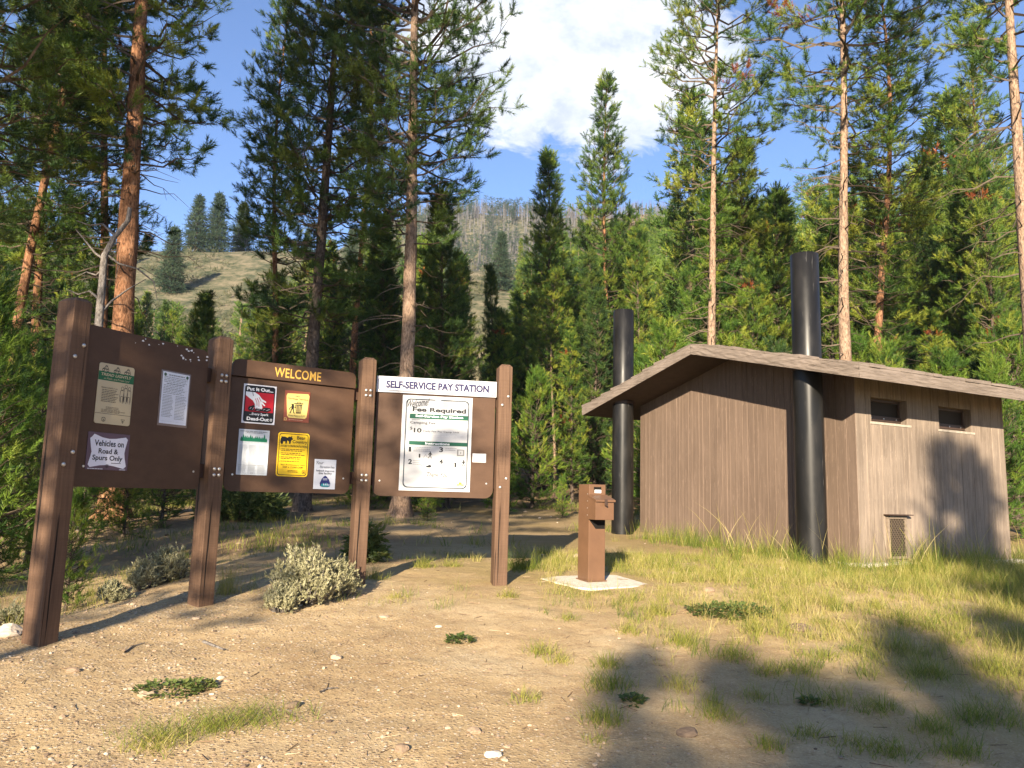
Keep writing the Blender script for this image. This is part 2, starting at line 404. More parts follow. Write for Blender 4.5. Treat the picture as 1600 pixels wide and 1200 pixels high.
litw = sstep(9.5, 13.5, Y + 2.2*(fbm(X*.5, Y*.5, 3, 18)-.5) - .35*np.clip(X, -20, 20)*(X < 0))*(.35+.65*sstep(.35, .62, fbm(X*.35, Y*.35, 3, 88)))
litw = np.maximum(litw, sstep(20, 26, Y)*.9)
me = np_mesh('ground', np.stack([X, Y, Z], -1), Q, [M['ground']], smooth=True,
             extra={'grassy': grassy(X, Y).ravel(), 'gravelly': gravelly(X, Y).ravel(), 'litter': (litw*(1-hillw)).ravel(), 'hill': hillw.ravel()})
tag(link('ground', me), kind='structure')
_ZI = Z
def gsurf(x, y):
    """height of the displaced sheet (bilinear)"""
    x = np.atleast_1d(np.asarray(x, float)); y = np.atleast_1d(np.asarray(y, float))
    i = np.clip(np.searchsorted(gx, x)-1, 0, nx-2); j = np.clip(np.searchsorted(gy, y)-1, 0, ny-2)
    fx = (x-gx[i])/(gx[i+1]-gx[i]); fy = (y-gy[j])/(gy[j+1]-gy[j])
    return (_ZI[j, i]*(1-fx)+_ZI[j, i+1]*fx)*(1-fy) + (_ZI[j+1, i]*(1-fx)+_ZI[j+1, i+1]*fx)*fy
def gs(x, y): return float(gsurf(x, y)[0])
# ================================================================== information boards
PAN = {1: (-3.168, 5.750, 25.3, 1.536, 1.166), 2: (-2.562, 7.112, 53.7, 1.528, 1.215), 3: (-1.368, 7.916, 79.2, 1.519, 1.219)}
PH = 1.2
def frame(k):
    X, Y, az, zb, Wd = PAN[k]; a = radians(az); d = Vector((sin(a), cos(a), 0)); n = Vector((cos(a), -sin(a), 0))
    m = Matrix.Identity(4)
    for i in range(3): m[i][0] = d[i]; m[i][1] = -n[i]; m[i][2] = (0, 0, 1)[i]
    m[0][3] = X; m[1][3] = Y; m[2][3] = zb
    return m          # local x along the board, local -y out of its face, z up
kiosk = thing('information_board', 'brown wooden information board of three panels bolted between four timber posts', 'notice board', (-1.9, 7.0, gs(-1.9, 7.0)))
KI = kiosk.matrix_basis.inverted()
def under(o, parent_world_inv):
    return o
def rrect(x0, z0, x1, z1, r, corners=(1, 1, 1, 1), n=6):
    """rounded rectangle outline, corners order BL BR TR TL"""
    out = []
    for (cx, cz, a0, on) in ((x0+r, z0+r, pi, corners[0]), (x1-r, z0+r, 1.5*pi, corners[1]), (x1-r, z1-r, 0, corners[2]), (x0+r, z1-r, .5*pi, corners[3])):
        if on: out += [(cx+r*cos(a0+i*pi/2/n), cz+r*sin(a0+i*pi/2/n)) for i in range(n+1)]
        else: out.append((cx+(r if cos(a0+pi/4) > 0 else -r), cz+(r if sin(a0+pi/4) > 0 else -r)))
    return out
def text_tris(s, shear=0.0, bold=0.0, space=1.0):
    cu = bpy.data.curves.new('lettering', 'FONT'); cu.body = s; cu.shear = shear; cu.offset = bold; cu.space_character = space; cu.resolution_u = 3
    o = bpy.data.objects.new('lettering', cu); me = bpy.data.meshes.new_from_object(o)
    me.calc_loop_triangles(); V = np.array([v.co[:2] for v in me.vertices]); T = [tuple(t.vertices) for t in me.loop_triangles]
    bpy.data.objects.remove(o); bpy.data.curves.remove(cu); bpy.data.meshes.remove(me)
    return V, T
INK = {}
def ink(c, rough=.5):
    k = tuple(round(x, 3) for x in c)
    if k not in INK: INK[k] = plain('print_ink', k, rough, .3)
    return INK[k]
class Art:
    """flat print: coloured polygons and words, y up, built as one mesh per named layer at a small height over the sheet"""
    def __init__(s): s.v = []; s.f = []; s.m = []; s.mats = []
    def _mi(s, c):
        m = ink(c)
        if m not in s.mats: s.mats.append(m)
        return s.mats.index(m)
    def poly(s, pts, c, lay=0):
        o = len(s.v); s.v += [(p[0], -.0008-.0007*lay, p[1]) for p in pts]; s.f.append(tuple(range(o, o+len(pts)))); s.m.append(s._mi(c))
    def rect(s, x0, z0, x1, z1, c, lay=0): s.poly([(x0, z0), (x1, z0), (x1, z1), (x0, z1)], c, lay)
    def ring(s, pts, w, c, lay=0):
        cx = sum(p[0] for p in pts)/len(pts); cz = sum(p[1] for p in pts)/len(pts); n = len(pts)
        xs = [p[0] for p in pts]; zs = [p[1] for p in pts]; hx = (max(xs)-min(xs))/2; hz = (max(zs)-min(zs))/2
        inn = [(cx+(p[0]-cx)*(1-w/hx), cz+(p[1]-cz)*(1-w/hz)) for p in pts]
        for i in range(n): s.poly([pts[i], pts[(i+1) % n], inn[(i+1) % n], inn[i]], c, lay)
    def line(s, a, b, w, c, lay=0):
        dx, dz = b[0]-a[0], b[1]-a[1]; l = sqrt(dx*dx+dz*dz)+1e-9; nx_, nz_ = -dz/l*w/2, dx/l*w/2
        s.poly([(a[0]+nx_, a[1]+nz_), (a[0]-nx_, a[1]-nz_), (b[0]-nx_, b[1]-nz_), (b[0]+nx_, b[1]+nz_)], c, lay)
    def path(s, pts, w, c, lay=0):
        for a, b in zip(pts, pts[1:]): s.line(a, b, w, c, lay)
    def text(s, t, x0, z0, x1, z1, c, lay=1, shear=0.0, bold=0.0, rise=0.0, space=1.0, y=None):
        V, T = text_tris(t, shear, bold, space); mn = V.min(0); mx = V.max(0); q = (V-mn)/(mx-mn)
        o = len(s.v); yy = -.0008-.0007*lay if y is None else y
        s.v += [(x0+a*(x1-x0), yy, z0+b*(z1-z0)+rise*a) for a, b in q]; s.f += [tuple(i+o for i in f) for f in T]; s.m += [s._mi(c)]*len(T)
    def greek(s, x0, x1, z1, n, dz, h, c, r, lay=1, ragged=.25):
        """rows too small to read in the photograph: broken dashes"""
        for i in range(n):
            x = x0; xe = x1-(x1-x0)*ragged*r.random()
            while x < xe:
                w = (x1-x0)*r.uniform(.06, .17); s.rect(x, z1-i*dz-h, min(x+w, xe), z1-i*dz, c, lay); x += w+(x1-x0)*.022
    def build(s, name, parent):
        me = bpy.data.meshes.new(name); me.from_pydata([tuple(map(float, v)) for v in s.v], [], s.f)
        for m in s.mats: me.materials.append(m)
        me.polygons.foreach_set('material_index', s.m); me.update()
        bm = bmesh.new(); bm.from_mesh(me)
        for f in bm.faces:
            f.normal_update()
            if f.normal.y > 0: f.normal_flip()
        bm.to_mesh(me); bm.free()
        return link(name, me, parent)
BLK = (.012, .012, .013); WHT = (.78, .79, .80); GRY = (.25, .26, .27)
PY = -.012       # board face
def part_in(kidx, mb, name, mats, parent, **kw):
    o = mb.build(name, mats, None, **kw); o.parent = parent
    o.matrix_parent_inverse = Matrix.Identity(4); o.matrix_basis = KI @ frame(kidx) if parent is kiosk else Matrix.Identity(4)
    return o
panels = {}
for k in (1, 2, 3):
    Wd = PAN[k][4]; mb = MB()
    if k == 1: out = rrect(0, 0, Wd, PH, .06, (0, 1, 1, 0))
    elif k == 2: out = rrect(0, 0, Wd, 1.035, .075, (1, 1, 0, 0))
    else: out = rrect(0, 0, Wd, 1.045, .085, (1, 1, 0, 0))
    mb.prism(out, PY, PY+.024)
    if k == 1:
        rr = random.Random(4)
        for i in range(26):          # flecks where the paint has chipped off
            x = rr.choice([rr.uniform(.35, 1.0), rr.uniform(.8, 1.14), rr.uniform(1.02, 1.15)]); z = 1.2-abs(rr.gauss(0, .035))-.012
            if i > 20: x, z = .93+rr.uniform(-.06, .06), 1.09+rr.uniform(-.03, .03)
            a = rr.uniform(0, 3); q = rr.uniform(.003, .011)
            if x < .03 or x > Wd-.07 and z > PH-.05: continue
            mb.add([(x+q*(1.6 if j % 2 else .7)*cos(a+j*1.05), PY-.0006, z+q*.8*sin(a+j*1.05)) for j in range(6)], [tuple(range(6))], 1)
    p = part_in(k, mb, 'panel', [M['panel'], M['chip']], kiosk, recalc=True); panels[k] = p
    for z in (.16, 1.0):
        rl = MB(); rl.box((Wd/2, .055, z), (Wd+.34, .07, .12)); part_in(k, rl, 'rail', M['rail'], p)
    for x in (.07, Wd-.07):
        sc = MB(); sc.tube([(x, PY, .15), (x, PY-.006, .15)], .009, 8); part_in(k, sc, 'screw_head', M['bolt'], p)
# header boards
hb = MB(); hb.prism(rrect(0, 1.047, PAN[2][4], PH+.003, .06, (0, 0, 1, 1)), PY-.022, PY+.022); h2 = part_in(2, hb, 'header_board', M['panel'], panels[2])
a = Art(); a.text('WELCOME', .385, 1.075, .845, 1.165, (.62, .36, .07), 0, bold=.012, space=1.05, y=PY-.0235); a.build('lettering', panels[2])
hb = MB(); hb.prism([(-.005, 1.04), (1.225, 1.04), (1.225, PH+.002), (-.005, PH+.002)], PY-.02, PY+.02); part_in(3, hb, 'header_board', plain('white_sign_face', (.50, .50, .52), .45), panels[3])
a = Art(); a.ring(rrect(.012, 1.055, 1.208, 1.187, .028), .006, (.05, .05, .08)); a.text('SELF-SERVICE PAY STATION', .09, 1.083, 1.145, 1.160, (.012, .01, .06), 1, bold=.045)
for i, v in enumerate(a.v): a.v[i] = (v[0], v[1]+PY-.02, v[2])
a.build('lettering', panels[3])
# posts
def post(px, pb, D, az, top_px, w=.140, dp=.188, chk=0, bolts=()):
    b = at(px, pb, D); z0 = gs(b[0], D)-.25; zt = at(*top_px, D)[2]; a = radians(az)
    m = Matrix.Identity(4); d = Vector((sin(a), cos(a), 0)); n = Vector((cos(a), -sin(a), 0))
    for i in range(3): m[i][0] = d[i]; m[i][1] = -n[i]
    m[0][3] = b[0]; m[1][3] = D; m[2][3] = z0
    h = zt-z0; mb = MB(); c = .028; hw, hd = w/2, dp/2
    rings = [(hw, hd, 0)] + [(hw+.0015*sin(7*t+chk), hd+.0015*cos(5*t+chk), h*t) for t in (.2, .4, .6, .8)] + [(hw, hd, h-c), (hw-c, hd-c, h)]
    vs = []
    for (x, y, z) in rings: vs += [(-x, -y, z), (x, -y, z), (x, y, z), (-x, y, z)]
    fs = [(i*4+j, i*4+(j+1) % 4, i*4+4+(j+1) % 4, i*4+4+j) for i in range(len(rings)-1) for j in range(4)] + [(3, 2, 1, 0), tuple(len(rings)*4-4+j for j in range(4))]
    mb.add(vs, fs)
    o = mb.build('post', M['post'], None, bevel=.006); o.parent = kiosk; o.matrix_basis = KI @ m
    for (x, z) in bolts:
        bb = MB(); zc = z-z0
        bb.tube([(x, -hd+.002, zc), (x, -hd-.006, zc), (x, -hd-.012, zc), (x, -hd-.015, zc)], [.0155, .0150, .011, .004], 10)
        q = bb.build('bolt', M['bolt'], o, smooth=True)
    return o
def grid4(zs, xs=(-.022, .022), dz=.026): return [(x, z+e) for z in zs for x in xs for e in (-dz, dz)]
def diag(zs): return [(s*.030, z+s*.045) for z in zs for s in (-1, 1)]
post(62, 1001, 5.66, 25.3, (115, 467), chk=1, bolts=diag((1.735, 2.51)))
post(313, 943, 6.93, 40, (347, 527), chk=2, bolts=grid4((1.69, 2.51)))
post(556, 920, 7.87, 66, (574, 560), chk=3, bolts=grid4((1.69, 2.53)))
post(779, 915, 8.15, 79.2, (788, 571), chk=4, bolts=diag((1.68, 2.52)))

# ------------------------------------------------------------------ notices on the boards
def notice(k, name, label, cat, x0, z0, x1, z1, sheet, tilt=0.0, outline=None, thick=.004, sheetmat=None, off=0.0):
    """sheet lying on board k; returns empty with local x right, z up from the lower left corner, -y outwards"""
    m = frame(k) @ Matrix.Translation((x0, PY-.001-off, z0)) @ Matrix.Rotation(radians(tilt), 4, 'Y')
    o = thing(name, label, cat, mat=m); w, h = x1-x0, z1-z0
    mb = MB(); mb.prism(outline(w, h) if outline else [(0, 0), (w, 0), (w, h), (0, h)], 0, -thick)
    mb.build('sheet', sheetmat or plain('notice_sheet', sheet, .38, .4), o)
    return o, w, h
def layer(art, name, o, thick=.004):
    for i, v in enumerate(art.v): art.v[i] = (v[0], v[1]-thick, v[2])
    return art.build(name, o)
rr = random.Random(12)
TAN = (.50, .41, .25); DGR = (.016, .115, .045)
# tread lightly
o, w, h = notice(1, 'notice_sign', 'tan notice with a green TREAD LIGHTLY band, upper left on the leftmost panel', 'notice', .117, .474, .426, .932, TAN, outline=lambda w, h: rrect(0, 0, w, h, .02))
a = Art(); a.rect(.0, h*.715, w, h*.862, DGR); layer(a, 'green_band', o)
a = Art(); a.text('TREAD LIGHTLY', w*.07, h*.79, w*.93, h*.838, TAN, 1, bold=.03, shear=.15); a.text('on Public and Private Land', w*.15, h*.735, w*.87, h*.768, TAN, 1, shear=.15)
a.text('TREAD LIGHTLY on:', w*.10, h*.585, w*.56, h*.606, BLK, 1, bold=.01); a.greek(w*.13, w*.6, h*.565, 8, h*.027, h*.011, (.10, .08, .05), rr); a.greek(w*.28, w*.68, h*.285, 2, h*.022, h*.009, (.17, .13, .08), rr); a.greek(w*.16, w*.84, h*.24, 3, h*.02, h*.009, (.17, .13, .08), rr)
a.rect(0, h*.166, w, h*.172, BLK); layer(a, 'lettering', o)
a = Art()
for cx in (.18, .50, .80):       # small vehicles drawn in line
    for wx in (-.06, .06): a.ring([(w*(cx+wx)+.011*cos(i*.7), h*.882+.011*sin(i*.7)) for i in range(9)], .004, BLK)
    a.path([(w*(cx-.09), h*.90), (w*(cx-.03), h*.925), (w*(cx+.04), h*.95), (w*(cx+.08), h*.905)], .004, BLK); a.path([(w*(cx-.02), h*.925), (w*cx, h*.965), (w*(cx+.05), h*.955)], .004, BLK); a.rect(w*(cx-.05), h*.895, w*(cx+.05), h*.91, BLK)
for cx, ht in ((.70, .62), (.80, .66), (.90, .63)):      # people in outline
    a.ring([(w*cx+.013*cos(i*.63), h*ht+.015*sin(i*.63)) for i in range(10)], .003, BLK)
    a.path([(w*(cx-.05), h*.40), (w*(cx-.06), h*.50), (w*(cx-.045), h*(ht-.035)), (w*(cx+.045), h*(ht-.035)), (w*(cx+.06), h*.5), (w*(cx+.05), h*.40)], .003, BLK)
    a.path([(w*(cx-.03), h*.38), (w*(cx-.03), h*.48), (w*cx, h*.49), (w*(cx+.03), h*.48), (w*(cx+.03), h*.37)], .003, BLK)
layer(a, 'picture', o)
a = Art(); sh = [(w*.2, h*.10), (w*.2, h*.05), (w*.25, h*.03), (w*.30, h*.05), (w*.30, h*.10), (w*.25, h*.11)]; a.ring(sh, .004, BLK); a.poly([(w*.235, h*.05), (w*.265, h*.05), (w*.25, h*.09)], BLK)
a.ring([(w*.73, h*.10), (w*.79, h*.03), (w*.85, h*.10)], .004, BLK); a.poly([(w*.775, h*.08), (w*.79, h*.045), (w*.805, h*.08)], BLK); layer(a, 'emblem', o)
# laminated notice
sl_m = plain('clear_sleeve', (.16, .12, .11), .15, .6)
o, w, h = notice(1, 'laminated_notice', 'white laminated notice of fine print in a clear sleeve, right on the leftmost panel', 'notice', .683, .508, .984, .965, None, sheetmat=sl_m, thick=.003)
a = Art(); a.rect(w*.05, h*.045, w*.96, h*.975, (.68, .70, .76)); layer(a, 'paper', o, .003)
a = Art(); a.greek(w*.25, w*.8, h*.935, 1, .02, .009, GRY, rr, 1, .05); a.greek(w*.10, w*.92, h*.89, 4, .013, .005, GRY, rr, 1, .1); a.greek(w*.2, w*.8, h*.775, 1, .02, .008, GRY, rr, 1, .1); a.greek(w*.1, w*.9, h*.74, 6, .013, .005, GRY, rr)
a.greek(w*.10, w*.47, h*.56, 15, .0125, .005, GRY, rr); a.greek(w*.53, w*.92, h*.56, 16, .0125, .005, GRY, rr); a.rect(w*.09, h*.085, w*.92, h*.09, GRY); a.rect(w*.09, h*.67, w*.93, h*.674, GRY)
layer(a, 'lettering', o, .003)
a = Art()
for cx in (.13, .88): a.poly([(w*cx+.014*cos(i*.6), h*.925+.014*sin(i*.6)) for i in range(10)], (.05, .10, .06), 1)
layer(a, 'emblem', o, .003)
# vehicles on road
o, w, h = notice(1, 'notice_sign', 'white star edged sign on purple reading Vehicles on Road and Spurs Only', 'notice', .083, .129, .441, .407, (.105, .062, .085), outline=lambda w, h: rrect(0, 0, w, h, .006))
a = Art(); a.poly([(w*.09, h*.87), (w*.05, h*.83), (w*.085, h*.6), (w*.11, h*.47), (w*.09, h*.33), (w*.05, h*.13), (w*.10, h*.06), (w*.33, h*.12), (w*.5, h*.135), (w*.67, h*.11), (w*.90, h*.05), (w*.96, h*.12), (w*.915, h*.33), (w*.895, h*.48), (w*.91, h*.62), (w*.95, h*.86), (w*.90, h*.92), (w*.66, h*.86), (w*.5, h*.845), (w*.34, h*.87), (w*.14, h*.95)], (.70, .69, .75)); layer(a, 'white_field', o)
a = Art(); a.text('Vehicles on', w*.16, h*.635, w*.86, h*.80, BLK, 1, bold=.022); a.text('Road &', w*.27, h*.435, w*.74, h*.575, BLK, 1, bold=.022); a.text('Spurs Only', w*.14, h*.215, w*.86, h*.395, BLK, 1, bold=.022); a.rect(w*.59, h*.185, w*.83, h*.20, BLK, 1)
a.greek(w*.05, w*.46, h*.035, 1, .01, .006, (.6, .58, .62), rr); a.greek(w*.8, w*.96, h*.035, 1, .01, .006, (.6, .58, .62), rr); layer(a, 'lettering', o)
a = Art(); a.ring([(w*.47, h*.15), (w*.47, h*.08), (w*.50, h*.055), (w*.53, h*.08), (w*.53, h*.15)], .003, BLK, 1); a.poly([(w*.49, h*.09), (w*.51, h*.09), (w*.5, h*.13)], BLK, 1); layer(a, 'emblem', o)
# put it out
o, w, h = notice(2, 'fire_safety_poster', 'red and black poster with a white hand reading Put It Out and Dead-Out', 'poster', .115, .622, .422, .983, (.74, .73, .76))
RED = (.42, .012, .022)
a = Art(); a.poly(rrect(w*.04, h*.03, w*.96, h*.97, .022), BLK); a.rect(w*.07, h*.30, w*.93, h*.80, RED, 1); layer(a, 'colour_field', o)
a = Art(); q = lambda L: [(w*x, h*z) for x, z in L]
a.poly(q([(.07, .80), (.07, .71), (.19, .64), (.30, .58), (.36, .50), (.37, .40), (.41, .37), (.43, .42), (.46, .36), (.50, .40), (.53, .35), (.555, .40), (.58, .37), (.60, .43), (.56, .52), (.66, .46), (.68, .48), (.57, .58), (.70, .55), (.70, .58), (.57, .64), (.47, .74), (.34, .80)]), WHT, 2)
for L in ([(.36, .64), (.42, .55), (.43, .46)], [(.41, .66), (.48, .56), (.49, .44)], [(.47, .68), (.55, .57)], [(.27, .80), (.30, .70)]): a.path(q(L), .005, RED if L[0][0] > .3 else BLK, 3)
layer(a, 'hand_picture', o)
a = Art()
for L in ([(.16, .37), (.20, .44), (.29, .43), (.36, .36), (.30, .32), (.19, .32)], [(.34, .33), (.42, .39), (.54, .38), (.62, .33), (.5, .31)], [(.56, .36), (.66, .43), (.84, .42), (.86, .36), (.74, .31), (.62, .32)], [(.2, .42), (.32, .47), (.38, .44), (.3, .40)]): a.poly(q(L), BLK, 4)
for L in ([(.22, .36), (.26, .41)], [(.30, .35), (.33, .40)], [(.62, .36), (.68, .39)], [(.72, .35), (.82, .39)], [(.42, .34), (.52, .36)]): a.path(q(L), .004, (.5, .47, .48), 5)
layer(a, 'log_picture', o)
a = Art(); a.text('Put It Out...', w*.10, h*.835, w*.90, h*.925, WHT, 1, bold=.035); a.text('...Every Spark', w*.22, h*.195, w*.80, h*.275, WHT, 1, bold=.02); a.text('Dead-Out', w*.15, h*.075, w*.82, h*.165, WHT, 1, bold=.035); layer(a, 'lettering', o)
a = Art(); a.ring(rrect(w*.85, h*.085, w*.92, h*.15, .006), .004, WHT, 1); a.rect(w*.87, h*.113, w*.90, h*.122, WHT, 1); layer(a, 'emblem', o)
# no garbage service
o, w, h = notice(2, 'notice_sign', 'small brown sign with a cream NO Garbage Service panel and a trash can', 'notice', .506, .667, .755, .962, (.20, .055, .028))
CRM = (.66, .52, .16)
a = Art(); a.poly(q([(.06, .82), (.10, .90), (.92, .93), (.97, .86), (.90, .17), (.84, .12), (.20, .12), (.13, .18)]), CRM); layer(a, 'cream_field', o)
a = Art(); a.text('NO', w*.42, h*.80, w*.58, h*.855, BLK, 1, bold=.01); a.text('Garbage Service', w*.12, h*.69, w*.92, h*.775, BLK, 1, bold=.006); a.text('Please Pack It OUT!', w*.18, h*.165, w*.84, h*.225, BLK, 1, bold=.006); a.greek(w*.2, w*.85, h*.07, 1, .01, .005, (.5, .3, .2), rr, 1, .2); layer(a, 'lettering', o)
a = Art(); a.poly(q([(.36, .575), (.38, .605), (.74, .62), (.75, .585)]), BLK, 1); a.path(q([(.50, .61), (.51, .645), (.61, .65), (.62, .615)]), .006, BLK, 1); a.poly(q([(.42, .56), (.71, .57), (.66, .28), (.47, .27)]), BLK, 1)
for i in range(4): a.path(q([(.475+.06*i, .535), (.50+.043*i, .31)]), .0045, CRM, 2)
layer(a, 'trash_can_picture', o)
a = Art(); a.poly([(w*.33+.012*cos(i*.7), h*.53+.015*sin(i*.7)) for i in range(9)], BLK, 1); a.poly(q([(.28, .50), (.38, .50), (.37, .39), (.28, .39)]), BLK, 1); a.path(q([(.29, .40), (.25, .28), (.22, .27)]), .009, BLK, 1); a.path(q([(.36, .40), (.38, .28), (.42, .28)]), .009, BLK, 1); a.path(q([(.28, .48), (.20, .41), (.23, .37)]), .007, BLK, 1); a.path(q([(.36, .48), (.45, .46)]), .007, BLK, 1); a.path(q([(.25, .54), (.36, .555)]), .006, BLK, 1); layer(a, 'person_picture', o)
a = Art(); a.ring(rrect(w*.02, h*.03, w*.12, h*.11, .006), .003, CRM, 1); layer(a, 'emblem', o)
# white tree line paper
o, w, h = notice(2, 'paper_notice', 'white paper notice headed by a row of green trees, lower left on the WELCOME panel', 'notice', .101, .151, .384, .565, (.52, .55, .58), outline=lambda w, h: rrect(0, 0, w, h, .004))
GR = (.012, .16, .08)
a = Art(); a.rect(w*.06, h*.735, w*.93, h*.775, GR)
for i in range(15):
    x = .05+.057*i; t = .80+.05*rr.random()+(.04 if i % 4 == 1 else 0); a.poly(q([(x, .77), (x+.035, t), (x+.045, t+.02), (x+.06, t), (x+.09, .77)]), GR, i % 3)
for i in range(18): a.rect(w*(.08+.048*i), h*.69, w*(.085+.048*i), h*.74, (.2, .35, .28))
layer(a, 'tree_picture', o)
a = Art(); a.greek(w*.04, w*.95, h*.965, 1, .02, .007, GRY, rr, 1, .03); a.greek(w*.25, w*.8, h*.935, 1, .02, .006, GRY, rr, 1, .1)
for c0 in (.05, .36, .67): a.greek(w*c0, w*(c0+.27), h*.655, 26, .0092, .0036, (.34, .36, .38), rr); a.greek(w*c0, w*(c0+.27), h*.19, 8, .0092, .0036, (.34, .36, .38), rr)
a.rect(w*.05, h*.21, w*.95, h*.216, GRY, 1); layer(a, 'lettering', o)
a = Art(); a.ring(rrect(w*.46, h*.02, w*.53, h*.06, .004), .003, GRY, 1); layer(a, 'emblem', o)
# bear country
YEL = (.78, .50, .012)
o, w, h = notice(2, 'wildlife_warning_sign', 'bright yellow Bear Country warning sign with rounded black border', 'sign', .468, .150, .774, .562, YEL, outline=lambda w, h: rrect(0, 0, w, h, .026))
a = Art(); a.ring(rrect(w*.035, h*.025, w*.965, h*.975, .022), .006, BLK); layer(a, 'border', o)
a = Art(); a.poly(q([(.07, .77), (.08, .86), (.12, .90), (.22, .90), (.28, .88), (.31, .83), (.29, .81), (.27, .74), (.23, .74), (.23, .79), (.16, .79), (.15, .73), (.10, .73)]), BLK, 1)
a.poly(q([(.27, .86), (.33, .905), (.42, .90), (.46, .865), (.47, .84), (.43, .835), (.41, .81), (.39, .74), (.35, .745), (.35, .79), (.32, .80)]), BLK, 1); a.poly(q([(.40, .90), (.42, .93), (.44, .90)]), BLK, 1); a.poly(q([(.09, .89), (.10, .915), (.13, .895)]), BLK, 1); layer(a, 'bear_picture', o)
a = Art(); a.text('Bear', w*.60, h*.85, w*.87, h*.935, BLK, 1, bold=.012); a.text('Country', w*.46, h*.74, w*.93, h*.835, BLK, 1, bold=.012); a.text('AVOID CONFRONTATION', w*.08, h*.665, w*.93, h*.715, BLK, 1, bold=.012)
for z in (.625, .535, .445, .35): a.rect(w*.07, h*(z-.022), w*.095, h*(z-.008), BLK, 1)
a.greek(w*.12, w*.92, h*.625, 2, h*.035, h*.015, BLK, rr); a.greek(w*.12, w*.92, h*.535, 2, h*.035, h*.015, BLK, rr); a.greek(w*.12, w*.9, h*.445, 2, h*.035, h*.015, BLK, rr); a.greek(w*.12, w*.75, h*.35, 1, h*.035, h*.015, BLK, rr)
a.text('Bears Are Attracted to Odors', w*.13, h*.248, w*.90, h*.285, BLK, 1); a.text('KEEP A CLEAN CAMP', w*.2, h*.19, w*.85, h*.23, BLK, 1, bold=.004); a.greek(w*.36, w*.7, h*.14, 2, h*.03, h*.013, BLK, rr, 1, .1); layer(a, 'lettering', o)
a = Art(); a.ring(rrect(w*.82, h*.075, w*.92, h*.15, .006), .004, BLK, 1); a.poly(q([(.85, .095), (.89, .095), (.87, .135)]), BLK, 1); layer(a, 'emblem', o)
# your recreation fees
o, w, h = notice(2, 'paper_notice', 'small white notice with a blue arrowhead emblem, lower right on the WELCOME panel', 'notice', .841, .041, 1.062, .326, (.52, .54, .60))
NVY = (.02, .025, .12)
a = Art(); a.text('Your', w*.08, h*.82, w*.42, h*.93, BLK, 1, shear=.3, rise=h*.02); a.text('Recreation Fees', w*.25, h*.705, w*.93, h*.79, BLK, 1, shear=.3); a.text('helped improve', w*.09, h*.565, w*.93, h*.65, BLK, 1, bold=.015); a.text('this facility', w*.20, h*.475, w*.82, h*.565, BLK, 1, bold=.015); layer(a, 'lettering', o)
a = Art(); a.poly(q([(.30, .10), (.28, .20), (.36, .34), (.46, .43), (.52, .46), (.58, .43), (.70, .33), (.77, .20), (.76, .10), (.66, .07), (.42, .07)]), NVY, 1); a.poly(q([(.32, .11), (.40, .20), (.46, .15), (.58, .22), (.66, .14), (.73, .18), (.73, .11), (.64, .085), (.42, .085)]), (.02, .22, .25), 2)
for i in range(4): a.poly(q([(.44+.08*i, .13), (.47+.08*i, .21-.02*(i % 2)), (.50+.08*i, .13)]), (.6, .65, .75), 3)
a.greek(w*.42, w*.64, h*.36, 2, h*.04, h*.014, (.6, .62, .72), rr, 3, .1); layer(a, 'emblem', o)
# fee required
o, w, h = notice(3, 'fee_sign', 'large white Fee Required sign with green bands on the right hand panel', 'sign', .263, .059, .980, 1.022, (.50, .50, .50), tilt=0)
GN = (.006, .075, .042); DG = (.02, .022, .025); MG = (.20, .20, .21)
a = Art(); a.ring(rrect(w*.05, h*.03, w*.955, h*.965, .045), .0105, (.035, .045, .055)); a.poly([(w*.505+.030*cos(i*.45), h*.965+.024*sin(i*.45)) for i in range(14)], (.50, .50, .50), 1); layer(a, 'border', o)
a = Art(); a.rect(w*.11, h*.755, w*.945, h*.805, GN); a.rect(w*.115, h*.478, w*.945, h*.518, GN); layer(a, 'green_band', o)
a = Art(); a.text('Welcome!', w*.07, h*.865, w*.38, h*.945, DG, 1, shear=.35, rise=h*.035, bold=.01); a.text('Fee Required', w*.145, h*.815, w*.91, h*.877, DG, 1, bold=.035); a.text('Self-Service Pay Station', w*.19, h*.765, w*.87, h*.797, WHT, 1, bold=.03)
a.greek(w*.14, w*.90, h*.748, 1, .02, .006, MG, rr, 1, .05); a.text('Camping Fee', w*.12, h*.693, w*.48, h*.727, (.03, .03, .03), 1, bold=.012); a.text('$', w*.12, h*.632, w*.155, h*.668, DG, 1); a.text('10', w*.175, h*.607, w*.285, h*.655, DG, 1, bold=.03); a.text('Daily Fee Per Camp Unit', w*.31, h*.612, w*.82, h*.634, (.03, .03, .03), 1, bold=.01)
a.greek(w*.31, w*.80, h*.595, 2, .015, .005, (.6, .6, .6), rr, 1, .1); a.text('Instructions', w*.345, h*.485, w*.69, h*.511, WHT, 1, bold=.03)
for n_, x, z in (('1', .115, .405), ('2', .115, .275), ('3', .545, .410), ('4', .55, .285)): a.text(n_, w*x, h*z, w*(x+(.035 if n_ == '1' else .055)), h*(z+.052), DG, 1, bold=.03)
for x0, x1, z, n_ in ((.18, .45, .455, 3), (.18, .30, .315, 3), (.63, .80, .455, 2), (.63, .78, .335, 3)): a.greek(w*x0, w*x1, h*z, n_, .018, .005, MG, rr)
a.greek(w*.34, w*.69, h*.212, 1, .015, .005, MG, rr, 1, .1); a.text('Thank You', w*.385, h*.15, w*.68, h*.195, DG, 1, shear=.3, bold=.01); a.greek(w*.38, w*.70, h*.125, 4, .015, .005, (.28, .28, .28), rr, 1, .1); layer(a, 'lettering', o)
a = Art()
